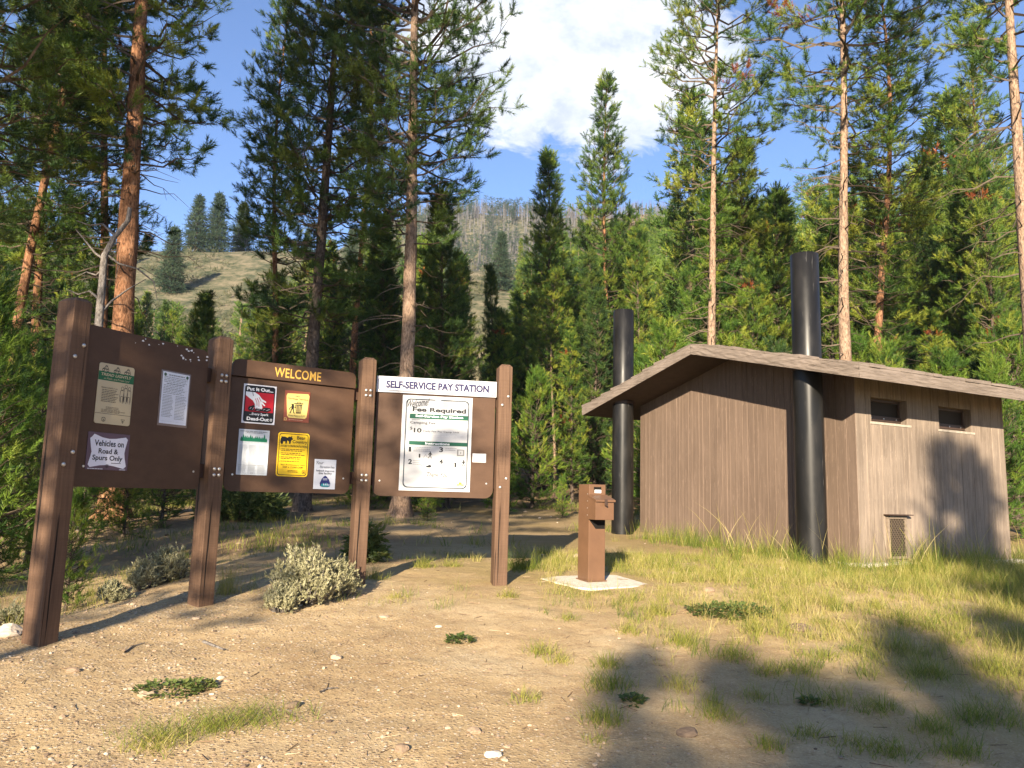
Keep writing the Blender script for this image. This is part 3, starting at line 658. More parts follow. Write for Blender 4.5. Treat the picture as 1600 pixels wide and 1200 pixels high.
def walker(x, z, s):
    a.poly([(w*x+s*.09*cos(i*.7), h*z+s*(.9+.11*sin(i*.7))) for i in range(9)], BLK, 1); a.poly([(w*x-.12*s, h*z+.78*s), (w*x+.12*s, h*z+.78*s), (w*x+.08*s, h*z+.42*s), (w*x-.08*s, h*z+.42*s)], BLK, 1)
    for L in (((-.05, .45), (-.16, .2), (-.22, 0)), ((.05, .45), (.12, .2), (.2, 0)), ((-.1, .75), (-.26, .5)), ((.1, .75), (.27, .52))): a.path([(w*x+s*p[0], h*z+s*p[1]) for p in L], .10*s, BLK, 1)
walker(.42, .34, .07); walker(.90, .265, .07)
a.rect(w*.26, h*.345, w*.282, h*.385, BLK, 1); a.rect(w*.77, h*.255, w*.795, h*.305, BLK, 1); a.path([(w*.325, h*.345), (w*.355, h*.38), (w*.385, h*.345)], .004, MG, 1); a.path([(w*.815, h*.265), (w*.84, h*.285), (w*.865, h*.265)], .004, MG, 1)
a.rect(w*.80, h*.375, w*.905, h*.445, (.20, .20, .20), 1); a.rect(w*.82, h*.388, w*.885, h*.435, (.42, .42, .42), 2); a.rect(w*.85, h*.40, w*.858, h*.42, BLK, 3); a.poly(q([(.36, .255), (.42, .275), (.45, .262), (.43, .245), (.38, .245)]), BLK, 1); a.path(q([(.30, .262), (.36, .285)]), .003, BLK, 1)
layer(a, 'picture', o)
a = Art(); a.poly([(w*.86+.03*cos(i*.45), h*.085+.030*sin(i*.45)) for i in range(14)], (.70, .62, .48), 1); a.ring([(w*.86+.033*cos(i*.45), h*.085+.033*sin(i*.45)) for i in range(14)], .005, (.45, .25, .08), 2); a.rect(w*.838, h*.078, w*.882, h*.10, (.5, .22, .04), 2); a.poly(q([(.80, .065), (.92, .065), (.91, .08), (.81, .08)]), (.55, .35, .12), 2); layer(a, 'emblem', o)
# blank card
o, w, h = notice(3, 'blank_card', 'small blank white card stuck beside the Fee Required sign', 'card', .997, .363, 1.138, .454, (.55, .55, .54), outline=lambda w, h: rrect(0, 0, w, h, .006), thick=.003)
# ================================================================== vault toilet building
BX, BY, BZ, BA = 4.528, 10.30, .757, radians(61.4)
BW, BL, OH, EH, HE, HR, FT = 4.536, 3.366, .805, .699, 2.456, 3.175, .152
bm_ = Matrix.Translation((BX, BY, BZ)) @ Matrix.Rotation(pi/2-BA, 4, 'Z')     # local x along the side wall, local y along the gable wall (to the left), origin at the near corner
toilet = thing('vault_toilet', 'brown board textured concrete toilet building with low gable roof', 'toilet building', mat=bm_)
SL = (HR-HE)/(BW/2+EH)
def under_roof(y): return HR-FT-SL*abs(y-BW/2)
def board_wall(name, mat, length, topf, org, du, dn, holes=(), seed=1, widths=(.10, .22)):
    """boards with v grooves; org corner, du along, dn outwards; holes = (u0,z0,u1,z1)"""
    r = random.Random(seed); us = [0.0]
    marks = sorted([h[0] for h in holes]+[h[2] for h in holes])
    while us[-1] < length-.001:
        u = us[-1]+r.uniform(*widths)
        nx_ = [m for m in marks if m > us[-1]+.001]
        if nx_ and u > nx_[0]-.05: u = nx_[0]
        if u > length-.07: u = length
        us.append(u)
    g, dpt = .007, .008; mb = MB(); org = Vector(org); du = Vector(du); dn = Vector(dn)
    def P(u, d, z): return org+du*u+dn*d+Vector((0, 0, z))
    for a, b in zip(us, us[1:]):
        t = r.random()**1.5; lift = r.uniform(0, .004)
        for (p, q, d0, d1) in ((a, a+g, -dpt, lift), (a+g, b-g, lift, lift), (b-g, b, lift, -dpt)):
            spans = [(0, None)]
            for h in holes:
                if a >= h[0]-.002 and b <= h[2]+.002: spans = [(0, h[1]), (h[3], None)] if len(spans) == 1 else spans
            hs = sorted([h for h in holes if a >= h[0]-.002 and b <= h[2]+.002], key=lambda h: h[1])
            spans = []; z = -.1
            for h in hs: spans.append((z, h[1])); z = h[3]
            spans.append((z, None))
            for z0, z1 in spans:
                za = topf(p) if z1 is None else z1; zb = topf(q) if z1 is None else z1
                mb.add([P(p, d0, z0), P(q, d1, z0), P(q, d1, zb), P(p, d0, za)], [(0, 1, 2, 3)], 0, t)
    return mb
W1 = (.318, 1.905, 1.074, 2.235); W2 = (1.783, 1.895, 2.545, 2.225); LV = (.53, .10, .925, .66)
gmb = board_wall('w', None, BW, lambda u: under_roof(u)+.06, (0, 0, 0), (0, 1, 0), (-1, 0, 0), seed=5, widths=(.07, .19))
gmb.build('gable_wall', M['gable'], toilet, recalc=False)
smb = board_wall('w', None, BL, lambda u: under_roof(0)+.06, (0, 0, 0), (1, 0, 0), (0, -1, 0), (W1, W2), seed=8, widths=(.16, .34))
smb.build('side_wall', M['side'], toilet, recalc=False)
mb = MB(); e = .012
mb.add([(BL, .0, -.1), (BL, BW, -.1), (BL, BW, under_roof(0)+.06), (BL, BW/2, under_roof(BW/2)+.06), (BL, 0, under_roof(0)+.06)], [(0, 1, 2, 3, 4)])
mb.add([(0, BW, -.1), (BL, BW, -.1), (BL, BW, under_roof(0)+.06), (0, BW, under_roof(0)+.06)], [(0, 1, 2, 3)])
mb.build('rear_wall', M['gable'], toilet, recalc=False)
# windows: recess, pane, lower bar, sill
for Wd in (W1, W2):
    u0, z0, u1, z1 = Wd; mb = MB(); d = .13
    mb.add([(u0, 0, z0), (u0, d, z0+.03), (u0, d, z1), (u0, 0, z1)], [(0, 1, 2, 3)]); mb.add([(u1, 0, z0), (u1, d, z0+.03), (u1, d, z1), (u1, 0, z1)], [(0, 1, 2, 3)])
    mb.add([(u0, 0, z1), (u1, 0, z1), (u1, d, z1), (u0, d, z1)], [(0, 1, 2, 3)]); mb.add([(u0, 0, z0), (u1, 0, z0), (u1, d, z0+.03), (u0, d, z0+.03)], [(0, 1, 2, 3)])
    w_ = mb.build('window', M['side'], toilet)
    mb = MB(); mb.box(((u0+u1)/2, d+.011, (z0+z1)/2), (u1-u0, .02, z1-z0)); mb.build('pane', M['pane'], w_)
    mb = MB(); mb.box(((u0+u1)/2, d-.02, z0+.065), (u1-u0-.01, .035, .07)); mb.box(((u0+u1)/2, d-.015, z1-.02), (u1-u0-.01, .03, .036)); mb.box((u0+.02, d-.013, (z0+z1)/2+.03), (.03, .026, z1-z0-.13)); mb.box((u1-.02, d-.013, (z0+z1)/2+.03), (.03, .026, z1-z0-.13))
    mb.build('frame', M['darkmetal'], w_, bevel=.003)
    for x in (.15, .5, .85):
        mb = MB(); mb.tube([(u0+(u1-u0)*x, d-.036, z0+.065), (u0+(u1-u0)*x, d-.045, z0+.065)], .010, 8); mb.build('screw_head', M['bolt'], w_)
    mb = MB(); mb.prism([(u0-.03, z0-.035), (u1+.07, z0-.035), (u1+.07, z0-.004), (u0-.03, z0-.004)], -.012, .006); mb.build('sill', plain('sunlit_sill_tone', (.36, .31, .25), .8, .2, 0, .2, 20), w_, bevel=.004)  # sill made paler than the wall, its sunlit look painted into the colour
# louvre
u0, z0, u1, z1 = LV; mb = MB(); t = .035
mb.box(((u0+u1)/2, -.02, z0+t/2), (u1-u0, .03, t)); mb.box(((u0+u1)/2, -.02, z1-t/2), (u1-u0, .03, t)); mb.box((u0+t/2, -.02, (z0+z1)/2), (t, .03, z1-z0-2*t)); mb.box((u1-t/2, -.02, (z0+z1)/2), (t, .03, z1-z0-2*t))
lv = mb.build('vent_louvre', plain('vent_frame', (.20, .155, .115), .75, .2, 0, .2, 25), toilet, bevel=.004)
mb = MB(); mb.box(((u0+u1)/2, -.055, z1+.018), (u1-u0+.10, .09, .014)); mb.build('hood', M['darkmetal'], lv)
mb = MB(); mb.box(((u0+u1)/2, -.008, (z0+z1)/2), (u1-u0-2*t, .006, z1-z0-2*t)); mb.build('opening', M['dark'], lv)
mb = MB(); a0, a1, c0, c1 = u0+t, u1-t, z0+t, z1-t
for i in range(-14, 18):
    for s in (1, -1):
        # diagonal strands clipped to the opening
        pts = []
        for k in range(0, 25):
            zz = c0+(c1-c0)*k/24; x = a0+i*.034+(zz-c0)*.62 if s == 1 else a1-i*.034-(zz-c0)*.62
            if a0 <= x <= a1: pts.append((x, zz))
        if len(pts) > 1:
            (xa, za), (xb, zb) = pts[0], pts[-1]; l = sqrt((xb-xa)**2+(zb-za)**2); nx_, nz_ = -(zb-za)/l*.003, (xb-xa)/l*.003
            mb.prism([(xa+nx_, za+nz_), (xa-nx_, za-nz_), (xb-nx_, zb-nz_), (xb+nx_, zb+nz_)], -.020-.0025*(s+1), -.0225-.0025*(s+1))
mb.build('mesh', M['mesh'], lv)
# roof: two cast slabs with rough edges, shake courses on top
def roof_slope(side):
    mb = MB(); nU = 40; x0, x1 = -OH, BL+OH; r = random.Random(3+side)
    ye = -EH if side == 0 else BW+EH
    def top(s): return HR-SL*s
    def Y(s): return BW/2-s if side == 0 else BW/2+s
    smax = BW/2+EH
    jit = {}
    def J(i, j, k):
        key = (i, j, k)
        if key not in jit: jit[key] = r.uniform(-.011, .011)
        return jit[key]
    # underside and two faces
    xs = [x0+(x1-x0)*i/nU for i in range(nU+1)]
    ss = [smax*i/26 for i in range(27)]
    def Pt(x, s, f): return (x, Y(s), top(s)-FT*f)
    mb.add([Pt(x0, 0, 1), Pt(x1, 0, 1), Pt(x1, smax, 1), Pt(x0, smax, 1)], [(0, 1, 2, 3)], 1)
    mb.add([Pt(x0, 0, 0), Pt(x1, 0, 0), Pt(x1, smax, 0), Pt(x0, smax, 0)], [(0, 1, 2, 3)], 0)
    m_ = 5
    for xx, sg in ((x0, -1), (x1, 1)):       # rake faces, hewn
        g = [[(xx+sg*(abs(J(i, k, sg)) if 0 < k < m_ else 0), Y(ss[i]), top(ss[i])-FT*k/m_) for k in range(m_+1)] for i in range(27)]
        for i in range(26):
            for k in range(m_): mb.add([g[i][k], g[i+1][k], g[i+1][k+1], g[i][k+1]], [(0, 1, 2, 3)], 0)
    sg = -1 if side == 0 else 1
    g = [[(xs[i], Y(smax)+sg*(abs(J(i, k, 9)) if 0 < k < m_ and 0 < i < nU else 0), top(smax)-FT*k/m_) for k in range(m_+1)] for i in range(nU+1)]
    for i in range(nU):
        for k in range(m_): mb.add([g[i][k], g[i+1][k], g[i+1][k+1], g[i][k+1]], [(0, 1, 2, 3)], 0)
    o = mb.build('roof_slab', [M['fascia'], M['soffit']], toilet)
    sh = MB(); nc = 10
    for c in range(nc):
        s0 = smax*c/nc-.02; s1 = smax*(c+1)/nc + .012; x = x0-.006
        while x < x1:
            w_ = r.uniform(.10, .30); xb = min(x+w_, x1+.006); th = r.uniform(.026, .052); lo = s1+r.uniform(-.012, .010)
            a = max(s0, 0.0)
            v = [(x+.003, Y(a), top(a)+.002), (xb-.003, Y(a), top(a)+.002), (xb-.003, Y(lo), top(lo)+.002), (x+.003, Y(lo), top(lo)+.002), (x+.003, Y(a), top(a)+.010), (xb-.003, Y(a), top(a)+.010), (xb-.003, Y(lo), top(lo)+th), (x+.003, Y(lo), top(lo)+th)]
            sh.add(v, [(0, 1, 2, 3), (4, 5, 6, 7), (0, 1, 5, 4), (1, 2, 6, 5), (2, 3, 7, 6), (3, 0, 4, 7)]); x = xb
    sh.build('shingles', M['fascia'], o)
roof_slope(0); roof_slope(1)
mb = MB(); mb.box((BL/2, BW/2, -.27), (BL+.36, BW+.30, .66)); mb.build('foundation_slab', M['concrete'], toilet, bevel=.02)
# vent pipes through the overhang of the roof
def vent_pipe(y, d, ztop, rad):
    mb = MB(); n = 28; ri = rad-.014; zb = -.4
    prof = [(rad*1.03, zb), (rad*1.03, .0), (rad*1.015, 1.2), (rad, 2.3), (rad*.985, ztop-.006), (rad*.985-.005, ztop), (ri, ztop), (ri-.002, ztop-.5)]
    vs = [(-d+q*cos(6.28318*k/n), y+q*sin(6.28318*k/n), z) for q, z in prof for k in range(n)]
    fs = [(i*n+k, i*n+(k+1) % n, (i+1)*n+(k+1) % n, (i+1)*n+k) for i in range(len(prof)-1) for k in range(n)]
    fs.append(tuple((len(prof)-1)*n+k for k in range(n)))
    mb.add(vs, fs); o = mb.build('vent_pipe', M['pipe'], toilet, smooth=True, angle=40, recalc=True)
    cl = MB(); cl.tube([(-d, y, HR-SL*abs(y-BW/2)-FT-.012), (-d, y, HR-SL*abs(y-BW/2)-FT+.03)], rad*1.07, 24); cl.build('collar', M['darkmetal'], o)
    return o
vent_pipe(.39, .43, 4.17, .188); vent_pipe(BW-.05, .43, 4.19, .188)

# ================================================================== fee post on its pad
TD = 8.37; tb = at(925, 913, TD); tz = gs(tb[0], TD)
ta = radians(24); tm = Matrix.Translation((tb[0], TD+.10, tz+.010)) @ Matrix.Rotation(ta, 4, 'Z')       # local -y is the front
pad = MB(); pad.prism([(-.54, .03), (-.47, -.07), (-.21, -.44), (-.05, -.50), (.33, -.35), (.60, -.25), (.58, -.15), (.33, .40), (.20, .43), (-.36, .22)], -.12, 0, axis='z')
po = pad.build('concrete_pad', M['concrete'], None, bevel=.012); po.matrix_world = Matrix.Translation((tb[0], TD+.10, tz+.012)) @ Matrix.Rotation(radians(3.2), 4, 'X'); tag(po, kind='structure')
fee = thing('fee_post', 'brown steel fee collection post with deposit box on a concrete pad', 'fee post', mat=tm @ Matrix.Scale(.97, 4))
mb = MB(); mb.box((0, 0, .515), (.205, .235, 1.03)); body = mb.build('post_body', M['brownmetal'], fee, bevel=.006)
mb = MB(); mb.box((0, 0, .007), (.235, .265, .014)); mb.build('base_flange', M['brownmetal'], fee, bevel=.003)
for i in range(4):
    mb = MB(); mb.tube([(-.1025, -.085, .70+.075*i), (-.1065, -.085, .70+.075*i)], .005, 8); mb.build('rivet', M['bolt'], body)
# projecting deposit box with sloped lid
bw, by0, by1, bz0, bz1 = .225, -.1175, -.275, .655, .885
mb = MB(); P8 = [(by0, bz0), (by1, bz0), (by1, bz1-.035), (by0, bz1+.015)]
mb.prism([(p[0], p[1]) for p in P8], -bw/2, bw/2, axis='x'); box = mb.build('deposit_box', M['brownmetal'], fee, bevel=.004)
mb = MB(); mb.prism([(by0+.002, bz1+.019), (by1-.022, bz1-.040), (by1-.022, bz1-.020), (by0+.002, bz1+.037)], -bw/2-.008, bw/2+.008, axis='x'); lid = mb.build('lid', M['brownmetal'], fee, bevel=.002)
mb = MB(); mb.box((0, by1-.0245, bz1-.045), (.034, .005, .065)); mb.tube([(0, by1-.020, bz1-.075), (0, by1-.045, bz1-.075)], .010, 8); mb.build('hasp', M['darkmetal'], box)
mb = MB(); mb.box((0, -.1205, .60), (.18, .006, .105)); mb.add([(-.10, -.118, .65), (.10, -.118, .65), (.10, -.135, .65), (-.10, -.135, .65)], [(0, 1, 2, 3)]); 
mb = MB(); mb.add([(-.10, -.1195, .650), (.095, -.1195, .650), (.095, -.1195, .555), (-.02, -.1195, .555)], [(0, 1, 2, 3)]); mb.build('painted_recess_shade', M['dark'], body, recalc=False)  # flat dark sheet painted for the shade in the recess under the box
mb = MB(); mb.box((0, -.119, .975), (.09, .004, .055)); slot = mb.build('envelope_slot', M['dark'], body)
mb = MB(); mb.box((.002, -.1225, .955), (.080, .003, .034)); mb.build('instruction_label', plain('white_label', (.72, .72, .72), .4), body)
a = Art(); sn_ = math.atan2(.056, .18)
lb = MB(); lb.box((0, 0, 0), (.085, .055, .002)); q_ = lb.build('lid_label', plain('white_label', (.72, .72, .72), .4), lid); q_.location = (-.01, (by0+by1)/2+.03, bz1+.0195); q_.rotation_euler = (radians(18), 0, 0)
# letters on the two labels are too small to read; a few dark dashes
a = Art(); a.greek(-.034, .036, .966, 3, .009, .004, GRY, random.Random(3), 0, .2)
for i, v in enumerate(a.v): a.v[i] = (v[0], v[1]-.124, v[2])
a.build('lettering', body)
# ================================================================== trees
def tuft_templates(n, count, nl=.42, wd=.045, seed=3, droop=0.0, t0=62, t1=14):
    r = np.random.RandomState(seed); out = []
    for k in range(count):
        z = np.linspace(0, 1, n) + r.uniform(-.05, .05, n); ph = np.arange(n)*2.39996 + r.uniform(-.4, .4, n)
        th = np.radians(t0+(t1-t0)*np.clip(z, 0, 1)**1.3 + r.uniform(-12, 12, n)); L = nl*r.uniform(.75, 1.15, n)
        d = np.stack([np.sin(th)*np.cos(ph), np.sin(th)*np.sin(ph), np.cos(th)], 1)
        b = np.stack([np.zeros(n), np.zeros(n), z*.95], 1); s = np.stack([-np.sin(ph), np.cos(ph), np.zeros(n)], 1)*wd*.5
        tw = r.uniform(-1, 1, (n, 1)); s = s*np.cos(tw) + np.cross(d, s)*np.sin(tw)
        out.append(np.stack([b-s, b+s, b+d*L[:, None]], 1).reshape(-1, 3))
    return out
TT_FINE = tuft_templates(34, 6, .34, .038, 3)
TT_MID = tuft_templates(40, 6, .40, .050, 5, 0, 78, 22)
TT_COARSE = tuft_templates(17, 6, .38, .095, 7, 0, 68, 20)
def place_tufts(P, D, S, templ, r):
    """P,D,S arrays -> verts, tris and per-tuft vertex count"""
    P = np.asarray(P); D = np.asarray(D); S = np.asarray(S)
    D = D/np.linalg.norm(D, axis=1, keepdims=True)
    ref = np.where(np.abs(D[:, 2:3]) < .9, np.array([[0, 0, 1.]]), np.array([[1., 0, 0]]))
    A = np.cross(ref, D); A /= np.linalg.norm(A, axis=1, keepdims=True); B = np.cross(D, A)
    a = r.uniform(0, 6.28, len(P))[:, None]; A, B = A*np.cos(a)+B*np.sin(a), B*np.cos(a)-A*np.sin(a)
    which = r.randint(0, len(templ), len(P)); V = []; order = []
    for k, t in enumerate(templ):
        m = np.where(which == k)[0]
        if not len(m): continue
        v = P[m, None, :] + S[m, None, None]*(t[None, :, 0:1]*A[m, None, :] + t[None, :, 1:2]*B[m, None, :] + t[None, :, 2:3]*D[m, None, :])
        V.append(v.reshape(-1, 3)); order.append(np.repeat(m, len(t)))
    return np.concatenate(V), np.concatenate(order)

class Sticks:
    """thin three sided twigs"""
    def __init__(s): s.v = []; s.f = []; s.n = 0
    def add(s, pts, r0, r1, k=3):
        n = len(pts); d = pts[-1]-pts[0]; a = np.cross(d, [0, 0, 1.]); la = np.linalg.norm(a)
        a = a/la if la > 1e-6 else np.array([1., 0, 0]); b = np.cross(d, a); b /= np.linalg.norm(b)+1e-9
        for i, p in enumerate(pts):
            r = r0+(r1-r0)*i/(n-1)
            for j in range(k):
                s.v.append(p+(a*cos(6.2832*j/k)+b*sin(6.2832*j/k))*r)
        for i in range(n-1):
            for j in range(k):
                q = s.n+i*k+j; w = s.n+i*k+(j+1) % k
                s.f += [(q, w, w+k), (q, w+k, q+k)]
        s.n += n*k

def trunk_path(H, bend, seed):
    r = np.random.RandomState(seed); ax = r.uniform(-1, 1, 4); ay = r.uniform(-1, 1, 4)
    def f(z):
        t = z/H
        return np.array([bend*(ax[0]*sin(2.6*t+ax[1])-ax[0]*sin(ax[1])+.35*ax[2]*sin(7*t)), bend*(ay[0]*sin(2.6*t+ay[1])-ay[0]*sin(ay[1])+.35*ay[2]*sin(7*t)), z])
    return f
def make_trunk(H, r0, path, seed, n=12, rings=34):
    r = np.random.RandomState(seed); V = []; T = []
    zs = np.concatenate([[-.4, 0, .15, .4], np.linspace(.8, H, rings)])
    for z in zs:
        rad = r0*(1-.93*(max(z, 0)/H)**.85)+r0*.45*math.exp(-max(z, 0)/.22)
        c = path(max(z, 0)); c = np.array([c[0], c[1], z])
        for k in range(n):
            q = rad*(1+.07*sin(3*k+z*2.1)+r.uniform(-.05, .05)); V.append(c+[q*cos(6.2832*k/n), q*sin(6.2832*k/n), 0])
    for i in range(len(zs)-1):
        for k in range(n):
            a = i*n+k; b = i*n+(k+1) % n; T += [(a, b, b+n), (a, b+n, a+n)]
    return V, T

def pine(kind, seed, H, cb, R, nb, shape, r0, bend=.25, tl=.30, templ=None, needle='needle', barkm='bark_pale', gap=.25, upz=1.0,
         dead=0, tw=.17, deadlen=1.0, rust=0.0, bias=None, leafstart=.3, lowwood=True, elev=None, clumpy=True):
    """returns (trunk mesh, crown mesh); shape(t) is the relative branch length at crown height t in 0..1"""
    r = np.random.RandomState(seed); templ = templ or TT_MID
    path = trunk_path(H, bend, seed+1); P = []; D = []; S = []; TI = []; RU = []; st = Sticks()
    nclump = r.uniform(0, 100)
    for i in range(nb):
        t = (i+r.uniform(0, 1))/nb; t = t**.92; z = cb*H+(1-cb)*H*t*.985
        az = i*2.39996 + r.uniform(-.6, .6)
        g = vnoise(np.array([az*1.1+nclump]), np.array([z*.55+nclump]))[0]
        if g < gap and t < .93: continue
        L = R*shape(t)*r.uniform(.62, 1.12)*(.75+.5*g)
        if bias is not None: L *= 1+.35*cos(az-bias)
        L = max(L, .16)
        e = radians((elev(t) if elev else (-14+58*t))+r.uniform(-13, 13)) ; up = .45*upz
        h = np.array([cos(az), sin(az), 0]); base = path(z); n = 6
        pts = [base + h*(L*s*cos(e)) + np.array([0, 0, L*(s*sin(e)+up*s*s*(.6-.3*t))]) + (r.uniform(-.065, .065, 3)*L if s > 0 else 0) for s in np.linspace(0, 1, n)]
        st.add(pts, .012+.014*L, .005)
        side = np.array([-h[1], h[0], 0]); clump = .30*r.normal(); isrust = r.uniform() < rust
        if clumpy:      # pompons of shoots on short side twigs, gaps of bare wood between
            ns = max(1, int(L*(1-leafstart)/.30)); spots = []
            for k in range(ns+1):
                s = leafstart+(1-leafstart)*(k+r.uniform(-.3, .3)*(k < ns))/ns if L > .35 else 1.0
                q = min(max(s, .05), 1)*(n-1); j = min(int(q), n-2); p = pts[j]+(pts[j+1]-pts[j])*(q-j); fd = pts[j+1]-pts[j]; fd = fd/(np.linalg.norm(fd)+1e-9)
                if k == ns: spots.append((p, fd, .06)); continue
                for sg in (-1, 1):
                    if r.uniform() < .82:
                        d = fd*r.uniform(.3, .9)+side*sg*r.uniform(.4, 1)+np.array([0, 0, r.uniform(-.25, .55)*upz]); spots.append((p, d/np.linalg.norm(d), (.16+(1-s)*L*.38)*r.uniform(.4, 1.15)))
            for p, d, ln in spots:
                e = p+d*ln; st.add([p, p+d*ln*.55+np.array([0, 0, -.02]), e], .007, .004); cl2 = clump+.12*r.normal()
                m = r.randint(3, 6) if ln < .3 else r.randint(4, 7)
                for w in range(m):
                    o = e-d*ln*r.uniform(0, .55)*(w > 1); dd = d*.75+np.array([0, 0, .45*upz])+r.uniform(-.75, .75, 3)
                    P.append(o); D.append(dd); S.append(tl*r.uniform(.7, 1.15)); RU.append(isrust); TI.append(.47+cl2+.08*r.normal()+.10*(dd[2] > .6))  # upright shoots get a paler tint: sunlit tops put into the colour
            continue
        ns = max(2, int(L*(1-leafstart)/tw)); 
        for k in range(ns+1):
            s = leafstart+(1-leafstart)*k/ns if L > .35 else (k+1)/(ns+1); q = s*(n-1); j = min(int(q), n-2); p = pts[j]+(pts[j+1]-pts[j])*(q-j)
            fd = pts[j+1]-pts[j]; fd = fd/(np.linalg.norm(fd)+1e-9)
            if k == ns: stems = [(fd, 0.0)]
            else:
                stems = []
                for sg in (-1, 1):
                    if r.uniform() < .88:
                        d = fd*r.uniform(.45, .9)+side*sg*r.uniform(.5, 1)+np.array([0, 0, r.uniform(-.12, .45)*upz]); stems.append((d/np.linalg.norm(d), (1-s)*L*.45*r.uniform(.3, 1)+tl*.25))
                if r.uniform() < .6: stems.append((np.array([h[0]*.3, h[1]*.3, 1.0]), tl*.1))
            for d, ln in stems:
                m = max(1, int(ln/(tl*.62)))
                if ln > tl*.7: st.add([p, p+d*ln*.5, p+d*ln], .006, .003)
                for w in range(m):
                    o = p+d*ln*(w+ (1 if m > 1 else .6))/m*.95
                    dd = d+np.array([0, 0, .42*upz])+r.uniform(-.35, .35, 3)
                    P.append(o); D.append(dd); S.append(tl*r.uniform(.75, 1.2)); RU.append(isrust and s > .7)
                    TI.append(.47+clump+.13*r.normal()+.16*(1 if s > .9 else 0))
    # leader
    for k in range(5):
        P.append(path(H-.05-.16*k*tl*3)); D.append(np.array([r.uniform(-.3, .3), r.uniform(-.3, .3), 1])); S.append(tl*1.25); TI.append(.65); RU.append(False)
    for i in range(dead):
        z = cb*H*r.uniform(.30, 1.0)+.3*r.uniform(); az = r.uniform(0, 6.28); L = deadlen*r.uniform(.25, 1.0); b = path(z); h = np.array([cos(az), sin(az), 0])
        pts = [b+h*L*s+np.array([0, 0, L*(r.uniform(-.1, .25)*s-.35*s*s)])+r.uniform(-.05, .05, 3)*L*s for s in np.linspace(0, 1, 5)]
        st.add(pts, .012+.006*L, .003)
        for q in range(r.randint(0, 4)):
            j = r.randint(1, 4); d = h*r.uniform(.2, 1)+r.uniform(-.7, .7, 3); st.add([pts[j], pts[j]+d*L*.15, pts[j]+d*L*.32], .006, .002)
    V, own = place_tufts(P, D, S, templ, r); TI = np.clip(np.array(TI), 0, .98); RU = np.array(RU)
    T = np.arange(len(V)).reshape(-1, 3); mi = np.where(RU[own[::3]], 2, 0)
    sv = np.array(st.v); sf = np.array(st.f)+len(V)
    crown = np_mesh(kind+'_crown', np.concatenate([V, sv]), np.concatenate([T, sf]), [M[needle], M['branch'], M['rust']],
                    mi=np.concatenate([mi, np.full(len(sf), 1)]), tint=np.concatenate([TI[own], np.full(len(sv), .5)]))
    tv, tt = make_trunk(H, r0, path, seed+5)
    trunk = np_mesh(kind+'_trunk', tv, tt, [M[barkm]], smooth=True)
    return trunk, crown, H

def sh_tall(t): return (.55+.45*min(1, t*3))*(1-t)**.55*(1 if t < .97 else .6)+.06
def sh_cone(t): return (1-t)**.85*(.8+.2*min(1, t*5))+.05
def sh_oval(t): return (sin(pi*min(1, (t*.86+.12)))**.7)*.95+.06
def sh_young(t): return (1-t)**.75*(.72+.28*min(1, t*4))+.07
KIND = {}
KIND['tall_a'] = pine('tall_pine', 101, 20, .34, 2.3, 210, sh_tall, .23, .35, 0.30, None, 'needle', 'bark_orange', .30, 1, 46, .185, 1.5, .004, leafstart=.38)
KIND['tall_b'] = pine('tall_pine', 202, 19, .22, 1.9, 280, sh_tall, .16, .30, 0.30, None, 'needle_dark', 'bark_grey', .26, 1, 40, .18, 1.3, .0, leafstart=.38)
KIND['tall_c'] = pine('tall_pine', 303, 20, .30, 2.2, 270, sh_oval, .20, .30, 0.30, None, 'needle_dark', 'bark_pale', .26, 1, 40, .18, 1.4, .0, leafstart=.38)
KIND['tall_d'] = pine('tall_pine', 404, 21, .44, 2.4, 150, sh_oval, .17, .35, 0.29, None, 'needle', 'bark_pale', .30, 1, 60, .18, 1.8, .01, leafstart=.38)
KIND['tall_e'] = pine('tall_pine', 505, 18, .28, 1.7, 210, sh_tall, .14, .40, 0.29, None, 'needle', 'bark_orange', .28, 1, 50, .18, 1.2, .004, leafstart=.38)
KIND['cone_a'] = pine('cone_pine', 606, 14, .05, 1.9, 290, sh_cone, .15, .15, 0.30, None, 'needle', 'bark_grey', .14, 1, 6, .20, .8, .003, leafstart=.25)
KIND['cone_b'] = pine('cone_pine', 707, 12, .04, 1.75, 260, sh_cone, .13, .15, 0.29, None, 'needle_dark', 'bark_grey', .14, .8, 4, .20, .8, .0, leafstart=.25)
KIND['open_a'] = pine('open_pine', 808, 18, .18, 2.6, 230, sh_cone, .17, .2, 0.31, None, 'needle', 'bark_orange', .20, 1, 30, .20, 1.4, .003, leafstart=.25)
KIND['mid_a'] = pine('mid_pine', 909, 8.5, .04, 1.25, 190, sh_young, .09, .15, 0.27, None, 'needle_fresh', 'bark_grey', .14, 1.1, 4, .20, .6, .002, leafstart=.25)
KIND['mid_b'] = pine('mid_pine', 919, 9.5, .10, 1.15, 200, sh_young, .10, .18, 0.27, None, 'needle', 'bark_grey', .18, 1.1, 8, .20, .7, .006, leafstart=.25)
KIND['young_a'] = pine('young_pine', 929, 3.6, .02, .95, 110, sh_young, .05, .05, .24, TT_FINE, 'needle_fresh', 'bark_grey', .06, 1.5, 2, .14, .4, .0, None, .2)
KIND['young_b'] = pine('young_pine', 939, 4.6, .03, 1.05, 130, sh_young, .06, .08, .26, TT_FINE, 'needle_fresh', 'bark_grey', .08, 1.4, 3, .15, .5, .0, None, .2)
KIND['pole_a'] = pine('pole_pine', 989, 13, .48, 1.1, 110, sh_oval, .11, .3, 0.28, None, 'needle', 'bark_pale', .25, 1, 40, .20, .8, .0, leafstart=.25)
KIND['far_a'] = pine('far_pine', 949, 13, .12, 1.4, 150, sh_young, .13, .2, 0.42, TT_COARSE, 'needle', 'bark_grey', .16, 1, 0, .30, .6, .002, leafstart=.25)
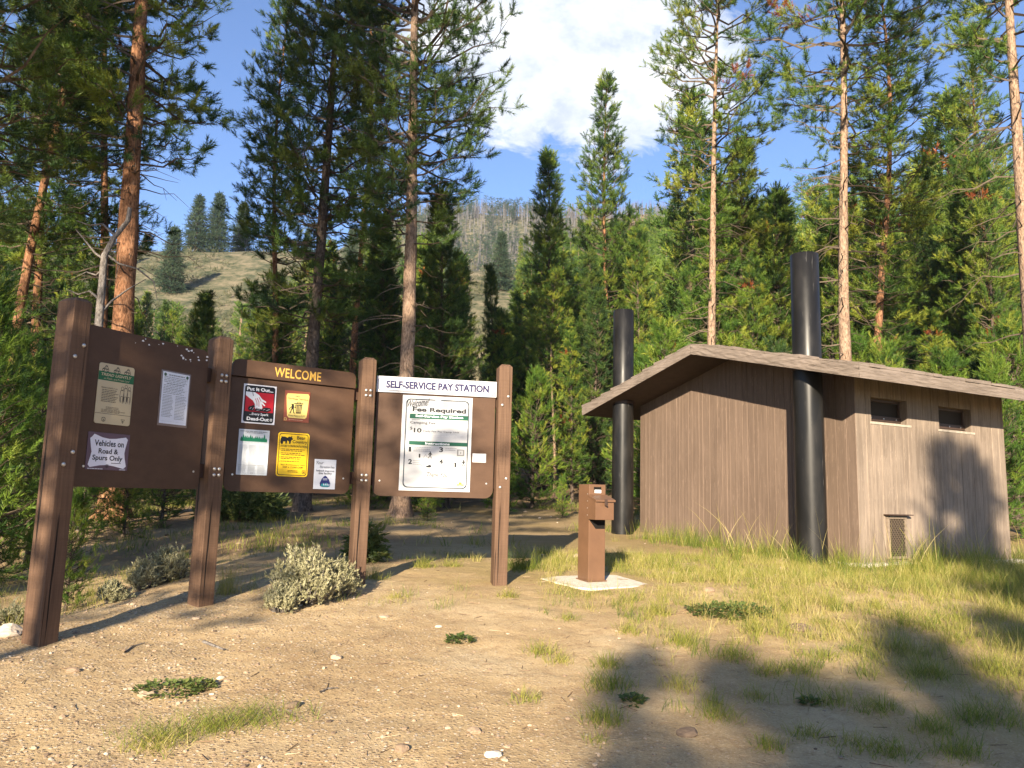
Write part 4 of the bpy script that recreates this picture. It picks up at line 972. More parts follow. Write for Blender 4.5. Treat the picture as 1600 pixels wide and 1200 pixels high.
KIND['far_b'] = pine('far_pine', 959, 15, .28, 1.7, 130, sh_tall, .13, .3, 0.42, TT_COARSE, 'needle', 'bark_pale', .20, 1, 10, .30, 1.0, .003, leafstart=.25)
KIND['fir_a'] = pine('hill_fir', 969, 8, .02, 2.3, 260, sh_cone, .14, .05, .50, TT_COARSE, 'fir', 'bark_grey', .02, .1, 0, .30, .6, 0, None, .15, True, lambda t: -12+35*t, False)
NTREE = [0]
def put_tree(kind, x, y, sc, rz, label, cat='tree', group=None, tilt=0.0, name='pine_tree', barkm=None, z=None):
    tr, cr, H = KIND[kind]
    o = thing(name, label, cat, (x, y, (gzf(x, y) if z is None else z)), 0, group)
    o.rotation_euler = (Matrix.Rotation(tilt, 3, 'Y') @ Matrix.Rotation(rz, 3, 'Z')).to_euler(); o.scale = (sc, sc, sc)
    t = link('trunk', tr, o); link('crown', cr, o); NTREE[0] += 1
    if barkm:
        t.material_slots[0].link = 'OBJECT'; t.material_slots[0].material = M[barkm]
    return o
def hero(kind, p0, p1, D, H, label, rz=0.0, group=None, barkm=None, name='pine_tree', cat='pine tree', widen=None):
    """trunk passes the two image points at distance D; H is the tree's real height"""
    a = at(*p0, D); b = at(*p1, D); s = (b[0]-a[0])/(b[2]-a[2]); zg = gzf(a[0], D); xb = a[0]-s*(a[2]-zg)
    o = put_tree(kind, xb, D, H/KIND[kind][2], rz, label, cat, group, atan(s), name, barkm)
    if widen: o.scale.x *= widen; o.scale.y *= widen
    return o
def topz(px, py, D):
    p = at(px, py, D); return p[0], p[2]-gzf(p[0], D)

# --- the trees one can tell apart (left to right)
hero('tall_c', (-70, 560), (-40, 0), 13, 17, 'dark bushy pine leaning in at the far left edge of the photo', 1.0, barkm='bark_grey', widen=1.25)
hero('tall_e', (22, 560), (78, 20), 17, 18, 'leaning orange barked pine left of the tallest wooden post', .4)
hero('tall_b', (72, 480), (112, 60), 20.5, 18, 'thin dark trunked pine between two orange barked pines at left', 2.2, barkm='bark_orange')
hero('tall_e', (165, 460), (205, 60), 19, 19, 'slimmer orange pine trunk close behind the thickest orange trunk', 3.3)
hero('tall_a', (194, 500), (224, 0), 14.5, 19.5, 'thickest orange barked pine rising behind the left board with branches to the right', 4.15, widen=1.1)
hero('tall_e', (430, 530), (452, 120), 22, 16, 'pine with short sunlit orange trunk above the welcome board', 1.9)
hero('tall_b', (481, 560), (503, 0), 17.5, 18.5, 'tall dark shaded pine rising behind the welcome board', .2, widen=1.1)
hero('tall_e', (556, 450), (562, 60), 26, 20, 'thin pine between the two tall dark pines above the middle post', 5.1)
hero('tall_c', (634, 480), (647, 0), 16.5, 19, 'tall pine with pale trunk and heavy dark boughs above the pay station sign', .9, widen=1.0)
x, h = topz(848, 242, 31); hero('cone_a', (849, 640), (848, 242), 31, h, 'dense cone shaped pine against the sky behind the pay station sign', .3, widen=1.05)
x, h = topz(951, 118, 35); hero('open_a', (951, 560), (951, 118), 35, h, 'tall open pointed pine in front of the white cloud', 1.2)
x, h = topz(1082, 148, 33); hero('far_b', (1078, 560), (1082, 148), 33, h, 'slim pine just left of the bare pale trunk over the toilet', 1.2)
hero('tall_d', (1110, 530), (1120, 60), 23, 20, 'pine with long bare pale trunk rising behind the toilet roof ridge', 2.4)
x, h = topz(1162, 215, 26); hero('cone_a', (1165, 640), (1162, 215), 26, h, 'full yellow green pine right beside the bare pale trunk', 2.2, widen=1.15)
hero('tall_d', (1317, 550), (1278, 0), 19, 20, 'tall pine with crooked pale trunk right of the taller black pipe', .6, widen=1.1)
hero('tall_e', (1372, 540), (1363, 60), 22.5, 17.5, 'pine with orange foot right of the crooked pale trunk', 4.4, widen=1.2)
x, h = topz(1467, 152, 46); hero('far_a', (1467, 500), (1467, 152), 46, h, 'soft topped pine up the slope above the toilet roof', .5, widen=1.5)
x, h = topz(1540, 45, 27); hero('tall_e', (1560, 560), (1538, 45), 27, h, 'slender spire topped pine with orange lower trunk at far right', 2.9)
hero('tall_d', (1606, 400), (1582, 0), 15, 20, 'pale bare pine trunk at the right edge of the photo', 5.0)
x, h = topz(690, 300, 19.5); hero('cone_b', (694, 640), (690, 300), 19.5, h, 'dark shaded bushy conifer close behind the pay station sign', 1.0, widen=1.15)
x, h = topz(600, 345, 22); hero('cone_b', (600, 640), (600, 345), 22, h, 'dark conifer between the middle post and the pale shaded trunk', 2.0)
x, h = topz(768, 420, 27); hero('cone_b', (770, 640), (768, 420), 27, h, 'small slim pointed conifer in the gap below the hill clearing', 3.0, widen=.8)
x, h = topz(325, 470, 19); hero('cone_b', (325, 640), (325, 470), 19, h, 'small dark pointed conifer above the second post', 3.4, widen=.9)

# --- dead snag
sn = Sticks(); D0 = 13.0
pp = [at(*q, D0) for q in ((150, 640), (155, 500), (160, 440), (163, 400), (178, 372), (200, 345), (203, 325))]
sn.add(pp, .075, .035, 7)
for i, (a, e) in enumerate((((162, 405), [(148, 395), (130, 372), (118, 358)]), ((165, 396), [(185, 412), (215, 420), (240, 440), (246, 470)]), ((158, 470), [(140, 455), (122, 460), (105, 452)]),
                            ((180, 368), [(160, 350), (140, 352), (120, 345)]), ((157, 490), [(175, 470), (200, 452), (228, 436)]), ((162, 420), [(150, 430), (135, 425), (112, 436)]))):
    sn.add([at(*q, D0+.1*(i % 3)*j) for j, q in enumerate([a]+e)], .026, .006, 4)
zb = gzf(pp[0][0], D0); pp0 = [np.array([pp[0][0]-.05, D0, zb-.1]), pp[0]]; sn.add(pp0, .085, .075, 7)
me = np_mesh('dead_tree', sn.v, sn.f, [M['deadwood']], smooth=True)
tag(link('dead_tree', me), 'crooked grey dead snag with bare forked limbs beside the thick orange pine', 'dead tree')

# --- young pines close by, one can tell apart
for (px, pb, D, h, k, lab) in ((12, 850, 9.2, 2.75, 'young_b', 'bright young pine at the left edge behind the tallest post'), (62, 845, 10.4, 2.6, 'young_a', 'bright young pine touching the tallest post from behind'),
        (-45, 850, 8.2, 3.1, 'young_a', 'large young pine cut by the left edge of the photo'), (128, 900, 7.6, 1.05, 'young_a', 'knee high young pine in the shade under the left board'),
        (205, 800, 12.5, 1.9, 'young_b', 'low bushy young pine below the left board'), (262, 800, 13.5, 2.1, 'young_a', 'shaded young pine beside the second post under the left board'),
        (140, 800, 12.0, 2.5, 'young_a', 'young pine showing under the corner of the left board'), (672, 760, 15.5, .9, 'young_b', 'small young pine in the gap under the pay station sign'),
        (880, 800, 17.0, .8, 'young_a', 'tiny young pine left of the brown fee post'), (1560, 700, 14.5, 3.2, 'young_b', 'young pine behind the right corner of the toilet')):
    p = at(px, 700, D); put_tree(k, p[0], D, h/KIND[k][2], rnd.uniform(0, 6), lab, 'young pine', None, 0, 'young_pine')

# --- forest filler: rows of trees whose tops respect the skyline of the photo
sky_x = [-300, 60, 130, 240, 330, 430, 520, 600, 700, 735, 760, 800, 830, 900, 1000, 1060, 1120, 1250, 1330, 1420, 1500, 1600, 1900]
sky_y = [260, 300, 350, 450, 440, 425, 350, 330, 335, 400, 450, 450, 370, 350, 335, 290, 280, 255, 270, 235, 200, 180, 160]
placed = []
def filler(n, D0, D1, kinds, px0, px1, lo, hi, mind, where, hmax=15, wid=1.0):
    c = 0; tries = 0
    while c < n and tries < n*40:
        tries += 1
        D = rnd.uniform(D0, D1); px = rnd.uniform(px0, px1); p = at(px, 600, D); x = p[0]
        if any((x-a)**2+(D-b)**2 < mind*mind for a, b in placed): continue
        # keep the sunny path open
        ymax = np.interp(px, sky_x, sky_y); zt = at(px, ymax, D)[2]; h = (zt-gzf(x, D))*rnd.uniform(lo, hi)
        if h < 1.6: continue
        h = min(h, hmax*rnd.uniform(.8, 1.0)); k = rnd.choice(kinds)
        if k.startswith('young') and h > 6: k = 'mid_a'
        o = put_tree(k, x, D, h/KIND[k][2], rnd.uniform(0, 6.28), KP[k.split('_')[0]]+' '+where, 'pine tree', KP[k.split('_')[0]]+'s '+where, rnd.uniform(-.03, .03))
        w = wid*rnd.uniform(.85, 1.25); 
        hh = KIND[k][2]/h
        if hh > 1.5: w *= min(1.2, hh**.3)
        o.scale.x *= w; o.scale.y *= w
        if rnd.random() < .16:      # an older, darker tree
            ch = [q for q in o.children if q.name.startswith('crown')][0]; ch.material_slots[0].link = 'OBJECT'; ch.material_slots[0].material = M['needle_dark']
        placed.append((x, D)); c += 1
KP = {'young': 'bushy young pine', 'mid': 'bushy green pine', 'cone': 'cone shaped pine', 'far': 'slim pine', 'open': 'open pine', 'pole': 'thin bare trunked pine'}
E1, E2, E3, E4 = 'at the lit forest edge', 'in the front forest rows', 'deeper in the forest behind', 'at the foot of the hill'
filler(20, 17, 22, ['young_a', 'young_b', 'mid_a'], -120, 880, .25, .6, 1.2, E1, 5, 1.0)
filler(12, 17.5, 23, ['young_a', 'young_b', 'mid_a'], 1000, 1750, .35, .65, 1.4, E1, 5, 1.0)
filler(27, 22, 28, ['mid_a', 'mid_b', 'cone_b', 'pole_a', 'mid_b'], -150, 1000, .45, .95, 1.5, E2, 9.5, .9)
filler(27, 23, 30, ['mid_a', 'mid_b', 'cone_a', 'mid_b', 'pole_a'], 950, 1800, .5, 1.0, 1.5, E2, 11.5, .9)
filler(46, 29, 40, ['mid_b', 'cone_a', 'far_a', 'pole_a'], -150, 1000, .6, 1.0, 1.8, E3, 13.5, .85)
filler(46, 30, 42, ['far_b', 'mid_b', 'cone_a', 'far_a', 'pole_a'], 960, 1850, .65, 1.0, 1.8, E3, 15.5, .85)
filler(38, 41, 72, ['far_a', 'far_b'], -150, 735, .5, 1.0, 2.2, E4, 18, .85)
filler(38, 41, 66, ['far_a', 'far_b'], 805, 1900, .7, 1.0, 2.4, E4, 18, .85)
def far_mass(n, D0, D1, px0, px1, lo, hi, hmax, seed, name, label, cap=None):
    """distant trees that read as one mass"""
    r = np.random.RandomState(seed); P = []; Dd = []; S = []; TI = []; st = Sticks()
    for i in range(n):
        D = r.uniform(D0, D1); px = r.uniform(px0, px1); p = at(px, np.interp(px, sky_x, sky_y)+(cap or 0), D); x = p[0]; zg = gzf(x, D); h = min((p[2]-zg)*r.uniform(lo, hi), hmax*r.uniform(.7, 1))
        if h < 3: continue
        R = h*r.uniform(.09, .15); cb = r.uniform(.08, .4); ti = r.uniform(.2, .75); st.add([np.array([x, D, zg-.3]), np.array([x, D, zg+h])], .12, .03)
        for q in range(int(19*h)):
            t = r.uniform(0, 1)**.85; a = r.uniform(0, 6.28); rr = R*((1-t)**.7+.06)*r.uniform(.35, 1.1)
            P.append((x+cos(a)*rr, D+sin(a)*rr, zg+h*(cb+(1-cb)*t))); Dd.append((cos(a), sin(a), .55)); S.append(r.uniform(.5, .9)); TI.append(ti+r.normal(0, .13))
    V, own = place_tufts(P, Dd, S, TT_COARSE, r); sv = np.array(st.v); sf = np.array(st.f)+len(V)
    me = np_mesh(name, np.concatenate([V, sv]), np.concatenate([np.arange(len(V)).reshape(-1, 3), sf]), [M['needle'], M['bark_pale']], mi=np.concatenate([np.zeros(len(V)//3), np.ones(len(sf))]), tint=np.concatenate([np.clip(np.array(TI)[own], 0, .95), np.full(len(sv), .5)]))
    tag(link(name, me), label, 'forest', None, 'stuff')
far_mass(150, 56, 110, 1030, 1850, .75, 1.0, 18, 71, 'slope_forest', 'dense pines covering the steep slope at right')
far_mass(110, 70, 125, -60, 730, .3, 1.0, 12, 72, 'hill_foot_forest', 'pines thickening at the foot of the tan hill', 25)
far_mass(90, 66, 150, 810, 1060, .6, 1.0, 16, 73, 'middle_forest', 'pines closing the view below the far ridge')

# --- hillside firs
for (px, pyt, pyb, D, lab) in ((785, 366, 420, 128, 'dark lone fir on the pale clearing of the hill'), (275, 358, 432, 112, 'broad blue green fir on the tan hillside left of centre'),
        (312, 308, 395, 138, 'tall dark fir on the left skyline of the hill'), (381, 318, 374, 150, 'small pointed fir on the left skyline of the hill'),
        (345, 305, 385, 140, 'light green pine beside the tall fir on the skyline')):
    x, h = topz(px, pyt, D); p0 = at(px, pyb, D); h2 = at(px, pyt, D)[2]-p0[2]
    k = 'fir_a' if 'fir' in lab.split(' on')[0] else 'far_b'
    o = put_tree(k, x, D, max(h, h2*.9)/KIND[k][2], rnd.uniform(0, 6), lab, 'fir' if k == 'fir_a' else 'pine tree', None, 0, 'fir_tree' if k == 'fir_a' else 'pine_tree')
c = 0
while c < 60:
    D = rnd.uniform(85, 215); px = rnd.uniform(-50, 1100); p = at(px, 400, D); x = p[0]
    g = fbm(np.array([x/26]), np.array([D/40]), 3, 4)[0]
    if 330 < px < 445 and D < 150 and rnd.random() < .8: continue
    if 235 < px < 330 and D < 150 and rnd.random() < .6: continue
    if 735 < px < 800 and D < 170: continue
    if g < .36: continue
    k = rnd.choice(['fir_a', 'far_a', 'fir_a']); h = rnd.uniform(4.5, 9)
    put_tree(k, x, D, h/KIND[k][2], rnd.uniform(0, 6), 'small dark conifer dotted over the far hillside', 'conifer', 'conifers on the hillside', 0, 'conifer'); c += 1

# --- low scrub over the hillside
r = np.random.RandomState(15); P = []; Dd = []; S = []; TI = []
for i in range(4200):
    D = 62*(3.2**r.uniform(0, 1)); px = r.uniform(-120, 1080); x = at(px, 400, D)[0]
    if fbm(np.array([x/11]), np.array([D/16]), 3, 64)[0] < .40: continue
    z = gzf(x, D); h = r.uniform(.3, .9); ti = r.uniform(.1, .7)
    for q in range(7): P.append((x+r.normal(0, .55), D+r.normal(0, .55), z+h*r.uniform(0, .5))); Dd.append((r.normal(0, .5), r.normal(0, .5), 1)); S.append(h*r.uniform(.8, 1.4)); TI.append(ti)
V, own = place_tufts(P, Dd, S, TT_COARSE, r)
tag(link('hill_scrub', np_mesh('hill_scrub', V, np.arange(len(V)).reshape(-1, 3), [leafmat('hill_scrub_leaves', [(0, (.06, .075, .035)), (.5, (.13, .13, .07)), (1, (.24, .21, .12))], .1, .7)], tint=np.array(TI)[own])), 'low sage scrub dotted over the tan hillside', 'scrub', None, 'stuff')
# --- fire killed forest on the far ridge
bv = Sticks(); r = np.random.RandomState(5)
for i in range(2600):
    D = r.uniform(260, 440); px = r.uniform(640, 1100); x = at(px, 400, D)[0]; z = gzf(x, D)
    if z < 60: continue
    h = r.uniform(4, 9); bv.add([np.array([x, D, z]), np.array([x+r.uniform(-.4, .4), D, z+h])], .20, .06)
    for q in range(5):
        t = r.uniform(.3, .95); a = r.uniform(0, 6.28); L = 1.6*(1.1-t)
        bv.add([np.array([x, D, z+h*t]), np.array([x+cos(a)*L, D+sin(a)*L, z+h*t-.3])], .09, .04)
tag(link('burnt_forest', np_mesh('burnt_forest', bv.v, bv.f, [plain('burnt_grey_wood', (.105, .098, .098), .9)])), 'grey fire killed trees bristling along the distant ridge', 'dead forest', None, 'stuff')
# --- live conifers on that ridge read as one mass
r = np.random.RandomState(9); P = []; Dd = []; S = []; TI = []
for i in range(950):
    D = r.uniform(190, 420); px = r.uniform(600, 1120); x = at(px, 400, D)[0]; z = gzf(x, D)
    if fbm(np.array([x/30]), np.array([D/50]), 3, 14)[0] < .43: continue
    h = r.uniform(5, 11); ti = r.uniform(.1, .8)
    for q in range(46):
        t = r.uniform(0, 1)**.8; a = r.uniform(0, 6.28); rr = h*.2*(1-t)*r.uniform(.4, 1)
        P.append((x+cos(a)*rr, D+sin(a)*rr, z+h*t)); Dd.append((cos(a), sin(a), .2)); S.append(r.uniform(.9, 1.5)); TI.append(ti+r.uniform(-.15, .15))
V, own = place_tufts(P, Dd, S, TT_COARSE, r)
tag(link('ridge_conifers', np_mesh('ridge_conifers', V, np.arange(len(V)).reshape(-1, 3), [M['fir']], tint=np.clip(np.array(TI)[own], 0, 1))), 'dark conifers scattered over the far ridge', 'forest', None, 'stuff')

# --- pines behind the viewer: their shadows fall on boards, toilet, ground and the trees at left
for (x, y, h, k, w, rz, lab) in ((-10.5, -12, 25, 'tall_d', .9, .5, 0), (-11.5, -12.5, 26, 'tall_d', 1.1, 2.2, 0), (-16.0, -11, 25, 'tall_d', .9, 1.0, 0), (-21, -12, 25, 'tall_d', 1.1, 4.0, 0), (-11.2, -14.5, 27, 'tall_d', .9, 3.3, 0),
                         (-5.85, -5, 11.0, 'tall_d', 1.5, .7, 1), (-5.95, -3.7, 10.4, 'tall_d', 1.4, 3.7, 1),
                         (2.1, -8, 9.3, 'mid_b', 1.6, .4, 2), (-4.0, -16, 8.5, 'open_a', 1.2, 2.4, 3), (-4.3, -20, 9.9, 'open_a', 1.2, .9, 3), (-3.3, -18, 8.9, 'mid_b', 1.0, 3.3, 3), (-3.15, -16.5, 8.5, 'open_a', .9, 1.9, 3), (-2.9, -15, 7.9, 'open_a', 1.0, 1.3, 3), (-2.7, -19, 9.3, 'open_a', 1.0, 2.9, 3), (-2.4, -17, 9.0, 'open_a', 1.2, .3, 3), (-1.9, -15.5, 8.6, 'mid_b', .9, 5.3, 3), (-1.4, -17, 9.5, 'open_a', 1.2, 4.3, 3), (-.9, -16, 9.0, 'open_a', 1.1, 2.0, 3)):
    lb, gr = (('tall pine behind the viewer shading the trees at left', 'tall pines behind the viewer'), ('slender pine behind the viewer shading the boards', 'slender pines behind the viewer'),
              ('medium pine behind the viewer throwing its shadow on the toilet wall', None), ('short pine behind the viewer shading the bare soil', 'short pines behind the viewer'))[lab]
    o = put_tree(k, x, y, h/KIND[k][2], rz, lb, 'pine tree', gr, 0); o.scale.x *= w; o.scale.y *= w
# ================================================================== ground cover
def blades(pos, hgt, wid, lean, tint, r, segs=3, curl=.5):
    """bent grass blades: arrays -> verts, tris, tint"""
    n = len(hgt); az = r.uniform(0, 6.283, n); d = np.stack([np.cos(az), np.sin(az), np.zeros(n)], 1); sd = np.stack([-np.sin(az), np.cos(az), np.zeros(n)], 1)
    tw = r.uniform(0, 6.283, n); sd2 = np.stack([np.cos(tw), np.sin(tw), np.zeros(n)], 1)
    V = np.zeros((n, segs*2+1, 3))
    for s in range(segs+1):
        t = s/segs; c = pos + d*(lean*hgt*(t*.45+curl*t*t))[:, None]; c[:, 2] += hgt*(t-.28*lean*t*t)
        if s < segs:
            w = (wid*(1-.75*t))[:, None]*.5; V[:, 2*s] = c-sd2*w; V[:, 2*s+1] = c+sd2*w
        else: V[:, 2*s] = c
    T = []
    for s in range(segs-1): T += [(2*s, 2*s+1, 2*s+3), (2*s, 2*s+3, 2*s+2)]
    k = 2*(segs-1); T.append((k, k+1, k+2)); T = np.array(T)
    base = (np.arange(n)*(segs*2+1))[:, None, None]
    return V.reshape(-1, 3), (T[None]+base).reshape(-1, 3), np.repeat(tint, segs*2+1)
class Cover:
    def __init__(s): s.V = []; s.T = []; s.t = []; s.n = 0
    def add(s, V, T, t): s.V.append(V); s.T.append(T+s.n); s.t.append(t); s.n += len(V)
    def mesh(s, name, mats): return np_mesh(name, np.concatenate(s.V), np.concatenate(s.T), mats, tint=np.clip(np.concatenate(s.t), 0, 1))
r = np.random.RandomState(21)
C = Cover()
bi = bm_.inverted()
def clear(x, y):
    """False inside the toilet, on the pad, in posts"""
    p = np.stack([x-BX, y-BY], 1); c, s_ = cos(pi/2-BA), sin(pi/2-BA); lx = p[:, 0]*c+p[:, 1]*s_; ly = -p[:, 0]*s_+p[:, 1]*c
    ok = ~((lx > -.06) & (lx < BL+.06) & (ly > -.06) & (ly < BW+.06)) & ~((lx > -.45) & (lx < 1.9) & (ly > -.34) & (ly < 0) & (np.sin(lx*23)+np.sin(lx*9+1) > -.6))
    tx, ty = tb[0], TD+.10; q = np.stack([x-tx, y-ty], 1); c, s_ = cos(ta), sin(ta); u = q[:, 0]*c+q[:, 1]*s_; v = -q[:, 0]*s_+q[:, 1]*c
    ok &= ~((u > -.42) & (u < .62) & (v > -.58) & (v < .38))
    return ok, lx, ly
def scatter_grass(n, x0, x1, y0, y1, dens, hfun, tintfun, wid=(.0022, .005), clump=26, spread=.07, lean=(.15, .9)):
    """n tufts; each a spray of blades"""
    x = r.uniform(x0, x1, n); y = r.uniform(y0, y1, n); d = dens(x, y); k = r.uniform(0, 1, n) < d; x = x[k]; y = y[k]; ok, lx, ly = clear(x, y); x = x[ok]; y = y[ok]; lx = lx[ok]; ly = ly[ok]
    m = np.maximum(3, (clump*r.uniform(.3, 1.4, len(x))).astype(int)); I = np.repeat(np.arange(len(x)), m); sp = spread*r.uniform(.4, 1.3, len(x))
    xx = x[I]+r.normal(0, 1, len(I))*sp[I]; yy = y[I]+r.normal(0, 1, len(I))*sp[I]; H = hfun(x, y, lx, ly)
    h = H[I]*r.uniform(.35, 1.1, len(I)); tt = tintfun(x, y, lx, ly)[I]+r.normal(0, .13, len(I)); z = gsurf(xx, yy)-.01
    C.add(*blades(np.stack([xx, yy, z], 1), h, r.uniform(wid[0], wid[1], len(I))*(.7+.3*(h/.2)).clip(.7, 1.6), r.uniform(lean[0], lean[1], len(I)), tt, r))
# 1 lush band along the toilet and pad
def near_b(x, y):
    ok, lx, ly = clear(x, y); dx = np.maximum(np.maximum(-lx, lx-BL), 0); dy = np.maximum(np.maximum(-ly, ly-BW), 0); return np.sqrt(dx*dx+dy*dy)
scatter_grass(5200, .6, 9.5, 7.2, 13.2, lambda x, y: np.exp(-(near_b(x, y)/.72)**2)*(.35+.9*(fbm(x*1.7, y*1.7, 3, 5) > .42)), lambda x, y, lx, ly: .15+.30*r.uniform(0, 1, len(x))**1.4*(1+.5*(x > 4.6)), lambda x, y, lx, ly: .24+.30*fbm(x*2, y*2, 2, 9)+r.uniform(-.24, .22, len(x)), clump=22, spread=.06, lean=(.1, .7))
# 2 mound and right hand bank: mixed straw and green
scatter_grass(11000, .4, 8.2, 3.4, 11, lambda x, y: grassy(x, y)**1.1*(.22+.78*sstep(5.4, 7.6, y+.45*x-.8)), lambda x, y, lx, ly: .07+.13*r.uniform(0, 1, len(x))**1.3+.10*sstep(4.2, 6, x), lambda x, y, lx, ly: .54+.34*(fbm(x*1.2, y*1.2, 3, 19)-.45)+r.uniform(-.22, .26, len(x)), clump=20, spread=.055)
scatter_grass(3400, 3.2, 9, 5.8, 11.5, lambda x, y: sstep(3.8, 5.4, x-.35*(y-7))*.9, lambda x, y, lx, ly: .16+.20*r.uniform(0, 1, len(x)), lambda x, y, lx, ly: .40+r.uniform(-.2, .3, len(x)), clump=20, spread=.06)
# 3 thin straw thatch lying low
scatter_grass(5200, .6, 7.5, 4.2, 9.5, lambda x, y: np.clip(grassy(x, y)*1.1, 0, .9), lambda x, y, lx, ly: .05+.05*r.uniform(0, 1, len(x)), lambda x, y, lx, ly: .80+r.uniform(-.15, .2, len(x)), wid=(.0018, .0035), clump=12, spread=.10, lean=(.9, 1.8))
scatter_grass(260, .9, 4.2, 4.6, 7.6, lambda x, y: .2+.8*sstep(.42, .6, fbm(x*1.5, y*1.5, 3, 57)), lambda x, y, lx, ly: .10+.16*r.uniform(0, 1, len(x)), lambda x, y, lx, ly: .50+r.uniform(-.28, .3, len(x)), clump=34, spread=.05)
# 4 sparse grass round and behind the boards
scatter_grass(420, -3.8, 1.6, 6.9, 10.5, lambda x, y: .75*sstep(.38, .6, fbm(x*1.1, y*1.1, 3, 29)), lambda x, y, lx, ly: .07+.12*r.uniform(0, 1, len(x)), lambda x, y, lx, ly: .42+r.uniform(-.25, .3, len(x)), clump=26, spread=.06)
scatter_grass(1500, -9, 6, 9.5, 21, lambda x, y: sstep(.42, .62, fbm(x*.55, y*.55, 3, 39)), lambda x, y, lx, ly: .12+.16*r.uniform(0, 1, len(x)), lambda x, y, lx, ly: .30+r.uniform(-.2, .3, len(x)), wid=(.005, .011), clump=22, spread=.13)
scatter_grass(420, -8, -3.2, 5.6, 10, lambda x, y: .9*sstep(-3.2, -4.2, x), lambda x, y, lx, ly: .10+.16*r.uniform(0, 1, len(x)), lambda x, y, lx, ly: .35+r.uniform(-.25, .35, len(x)), clump=22, spread=.08)
# tall seed stalks by the wall
n = 1100; x = r.uniform(1.2, 8.0, n); y = r.uniform(8.0, 12.5, n); k = near_b(x, y) < .7; x = x[k]; y = y[k]; ok, _, _ = clear(x, y); x = x[ok]; y = y[ok]
C.add(*blades(np.stack([x, y, gsurf(x, y)], 1), r.uniform(.35, .95, len(x)), np.full(len(x), .0085), r.uniform(.1, .8, len(x)), r.uniform(.5, .95, len(x)), r, 4))
tag(link('grass', C.mesh('grass', [M['grass']])), 'yellow green grass growing round the toilet and over the dry bank', 'grass', None, 'stuff')

def tuft_thing(px, py, D, rad, h, nb, tint, label, name='grass_tuft', cat='grass tuft', group=None, elong=(1, 1, 0), wid=.0042, lean=(.15, 1.3), seed=0):
    p = at(px, py, D); x, y = p[0], D; rr_ = np.random.RandomState(seed+int(px)); K = Cover()
    a = np.clip(rr_.normal(0, .9, nb), -1.9, 1.9)*rad*1.1*elong[0]; b = np.clip(rr_.normal(0, .9, nb), -1.9, 1.9)*rad*1.1*elong[1]; c_, s_ = cos(elong[2]), sin(elong[2]); xx = x+a*c_-b*s_; yy = y+a*s_+b*c_
    z = gsurf(xx, yy)-.01; fall = np.exp(-.5*((a/(rad*elong[0]*1.6))**2+(b/(rad*elong[1]*1.6))**2))
    K.add(*blades(np.stack([xx, yy, z], 1)-np.array([x, y, gs(x, y)]), h*(.45+.55*fall)*rr_.uniform(.35, 1.35, nb), rr_.uniform(.6, 1.2, nb)*wid, rr_.uniform(*lean, nb), tint+rr_.normal(0, .13, nb), rr_))
    return tag(link(name, K.mesh(name, [M['grass']]), None, (x, y, gs(x, y))), label, cat, group)
def gdist(px, py):
    """distance at which the ray through a pixel meets the ground"""
    lo = 3.0
    for i in range(600):
        p = at(px, py, lo)
        if p[2] <= gzf(p[0], lo): return lo
        lo += .02
    return lo
def gt(px, py, *a, **k): return tuft_thing(px, py, gdist(px, py), *a, **k)
gt(335, 1140, .16, .16, 900, .36, 'long bunch of fine yellow green grass lying on the gravel at lower left', elong=(1.5, .5, .42), wid=.0032, lean=(.5, 1.5))
gt(245, 1168, .07, .10, 260, .55, 'small dry grass tuft at the lower end of the long grass bunch', lean=(.5, 1.4))
gt(352, 930, .07, .30, 170, .55, 'tall dry grass growing at the foot of the second post', lean=(.1, .5))
gt(584, 905, .07, .16, 220, .50, 'round grass tuft at the foot of the middle post')
gt(617, 936, .05, .08, 130, .62, 'low yellow grass tuft in front of the middle post')
gt(662, 888, .07, .18, 220, .48, 'grass tuft between the pay station posts, left of two')
gt(705, 885, .06, .14, 190, .50, 'grass tuft between the pay station posts, right of two')
gt(815, 890, .13, .30, 520, .27, 'bright green grass clump right of the last post', lean=(.2, .9))
gt(795, 935, .05, .14, 120, .55, 'thin dry tuft at the foot of the last post')
TG = 'grass tufts on the bare soil'
for i, (px, py, rad, h, nb, ti) in enumerate(((845, 1020, .06, .14, 150, .50), (872, 1032, .05, .12, 120, .55), (890, 968, .06, .10, 130, .40), (822, 1092, .05, .10, 110, .50), (955, 1075, .08, .16, 260, .38), (950, 1040, .06, .14, 160, .42), (945, 1130, .06, .15, 200, .40),
        (930, 1160, .04, .06, 90, .5), (1068, 1010, .07, .20, 220, .45), (1150, 1030, .08, .14, 240, .40), (1120, 1120, .07, .12, 230, .45), (1060, 1075, .06, .15, 150, .60), (1200, 1055, .06, .12, 170, .45), (1245, 1050, .06, .12, 170, .35), (1200, 1165, .05, .10, 150, .42), (1290, 1030, .06, .13, 160, .45),
        (1335, 1020, .06, .13, 160, .32), (1260, 1150, .06, .10, 150, .45), (1345, 1170, .07, .10, 170, .5), (1450, 1060, .08, .16, 240, .36), (1380, 1110, .06, .13, 170, .40), (1530, 1130, .08, .15, 250, .32), (1460, 1140, .07, .14, 200, .36), (1410, 1020, .07, .18, 200, .48), (1180, 1090, .05, .12, 130, .5), (1560, 1050, .09, .2, 260, .45),
        (1030, 960, .06, .18, 170, .5), (985, 990, .06, .15, 150, .55), (1300, 1100, .06, .12, 150, .4), (1500, 1180, .07, .14, 200, .36), (1400, 1180, .07, .12, 180, .4), (1180, 990, .06, .16, 170, .45))):
    gt(px, py, rad, h, nb, ti, 'small grass tuft on the bare soil in front of the toilet', group=TG)

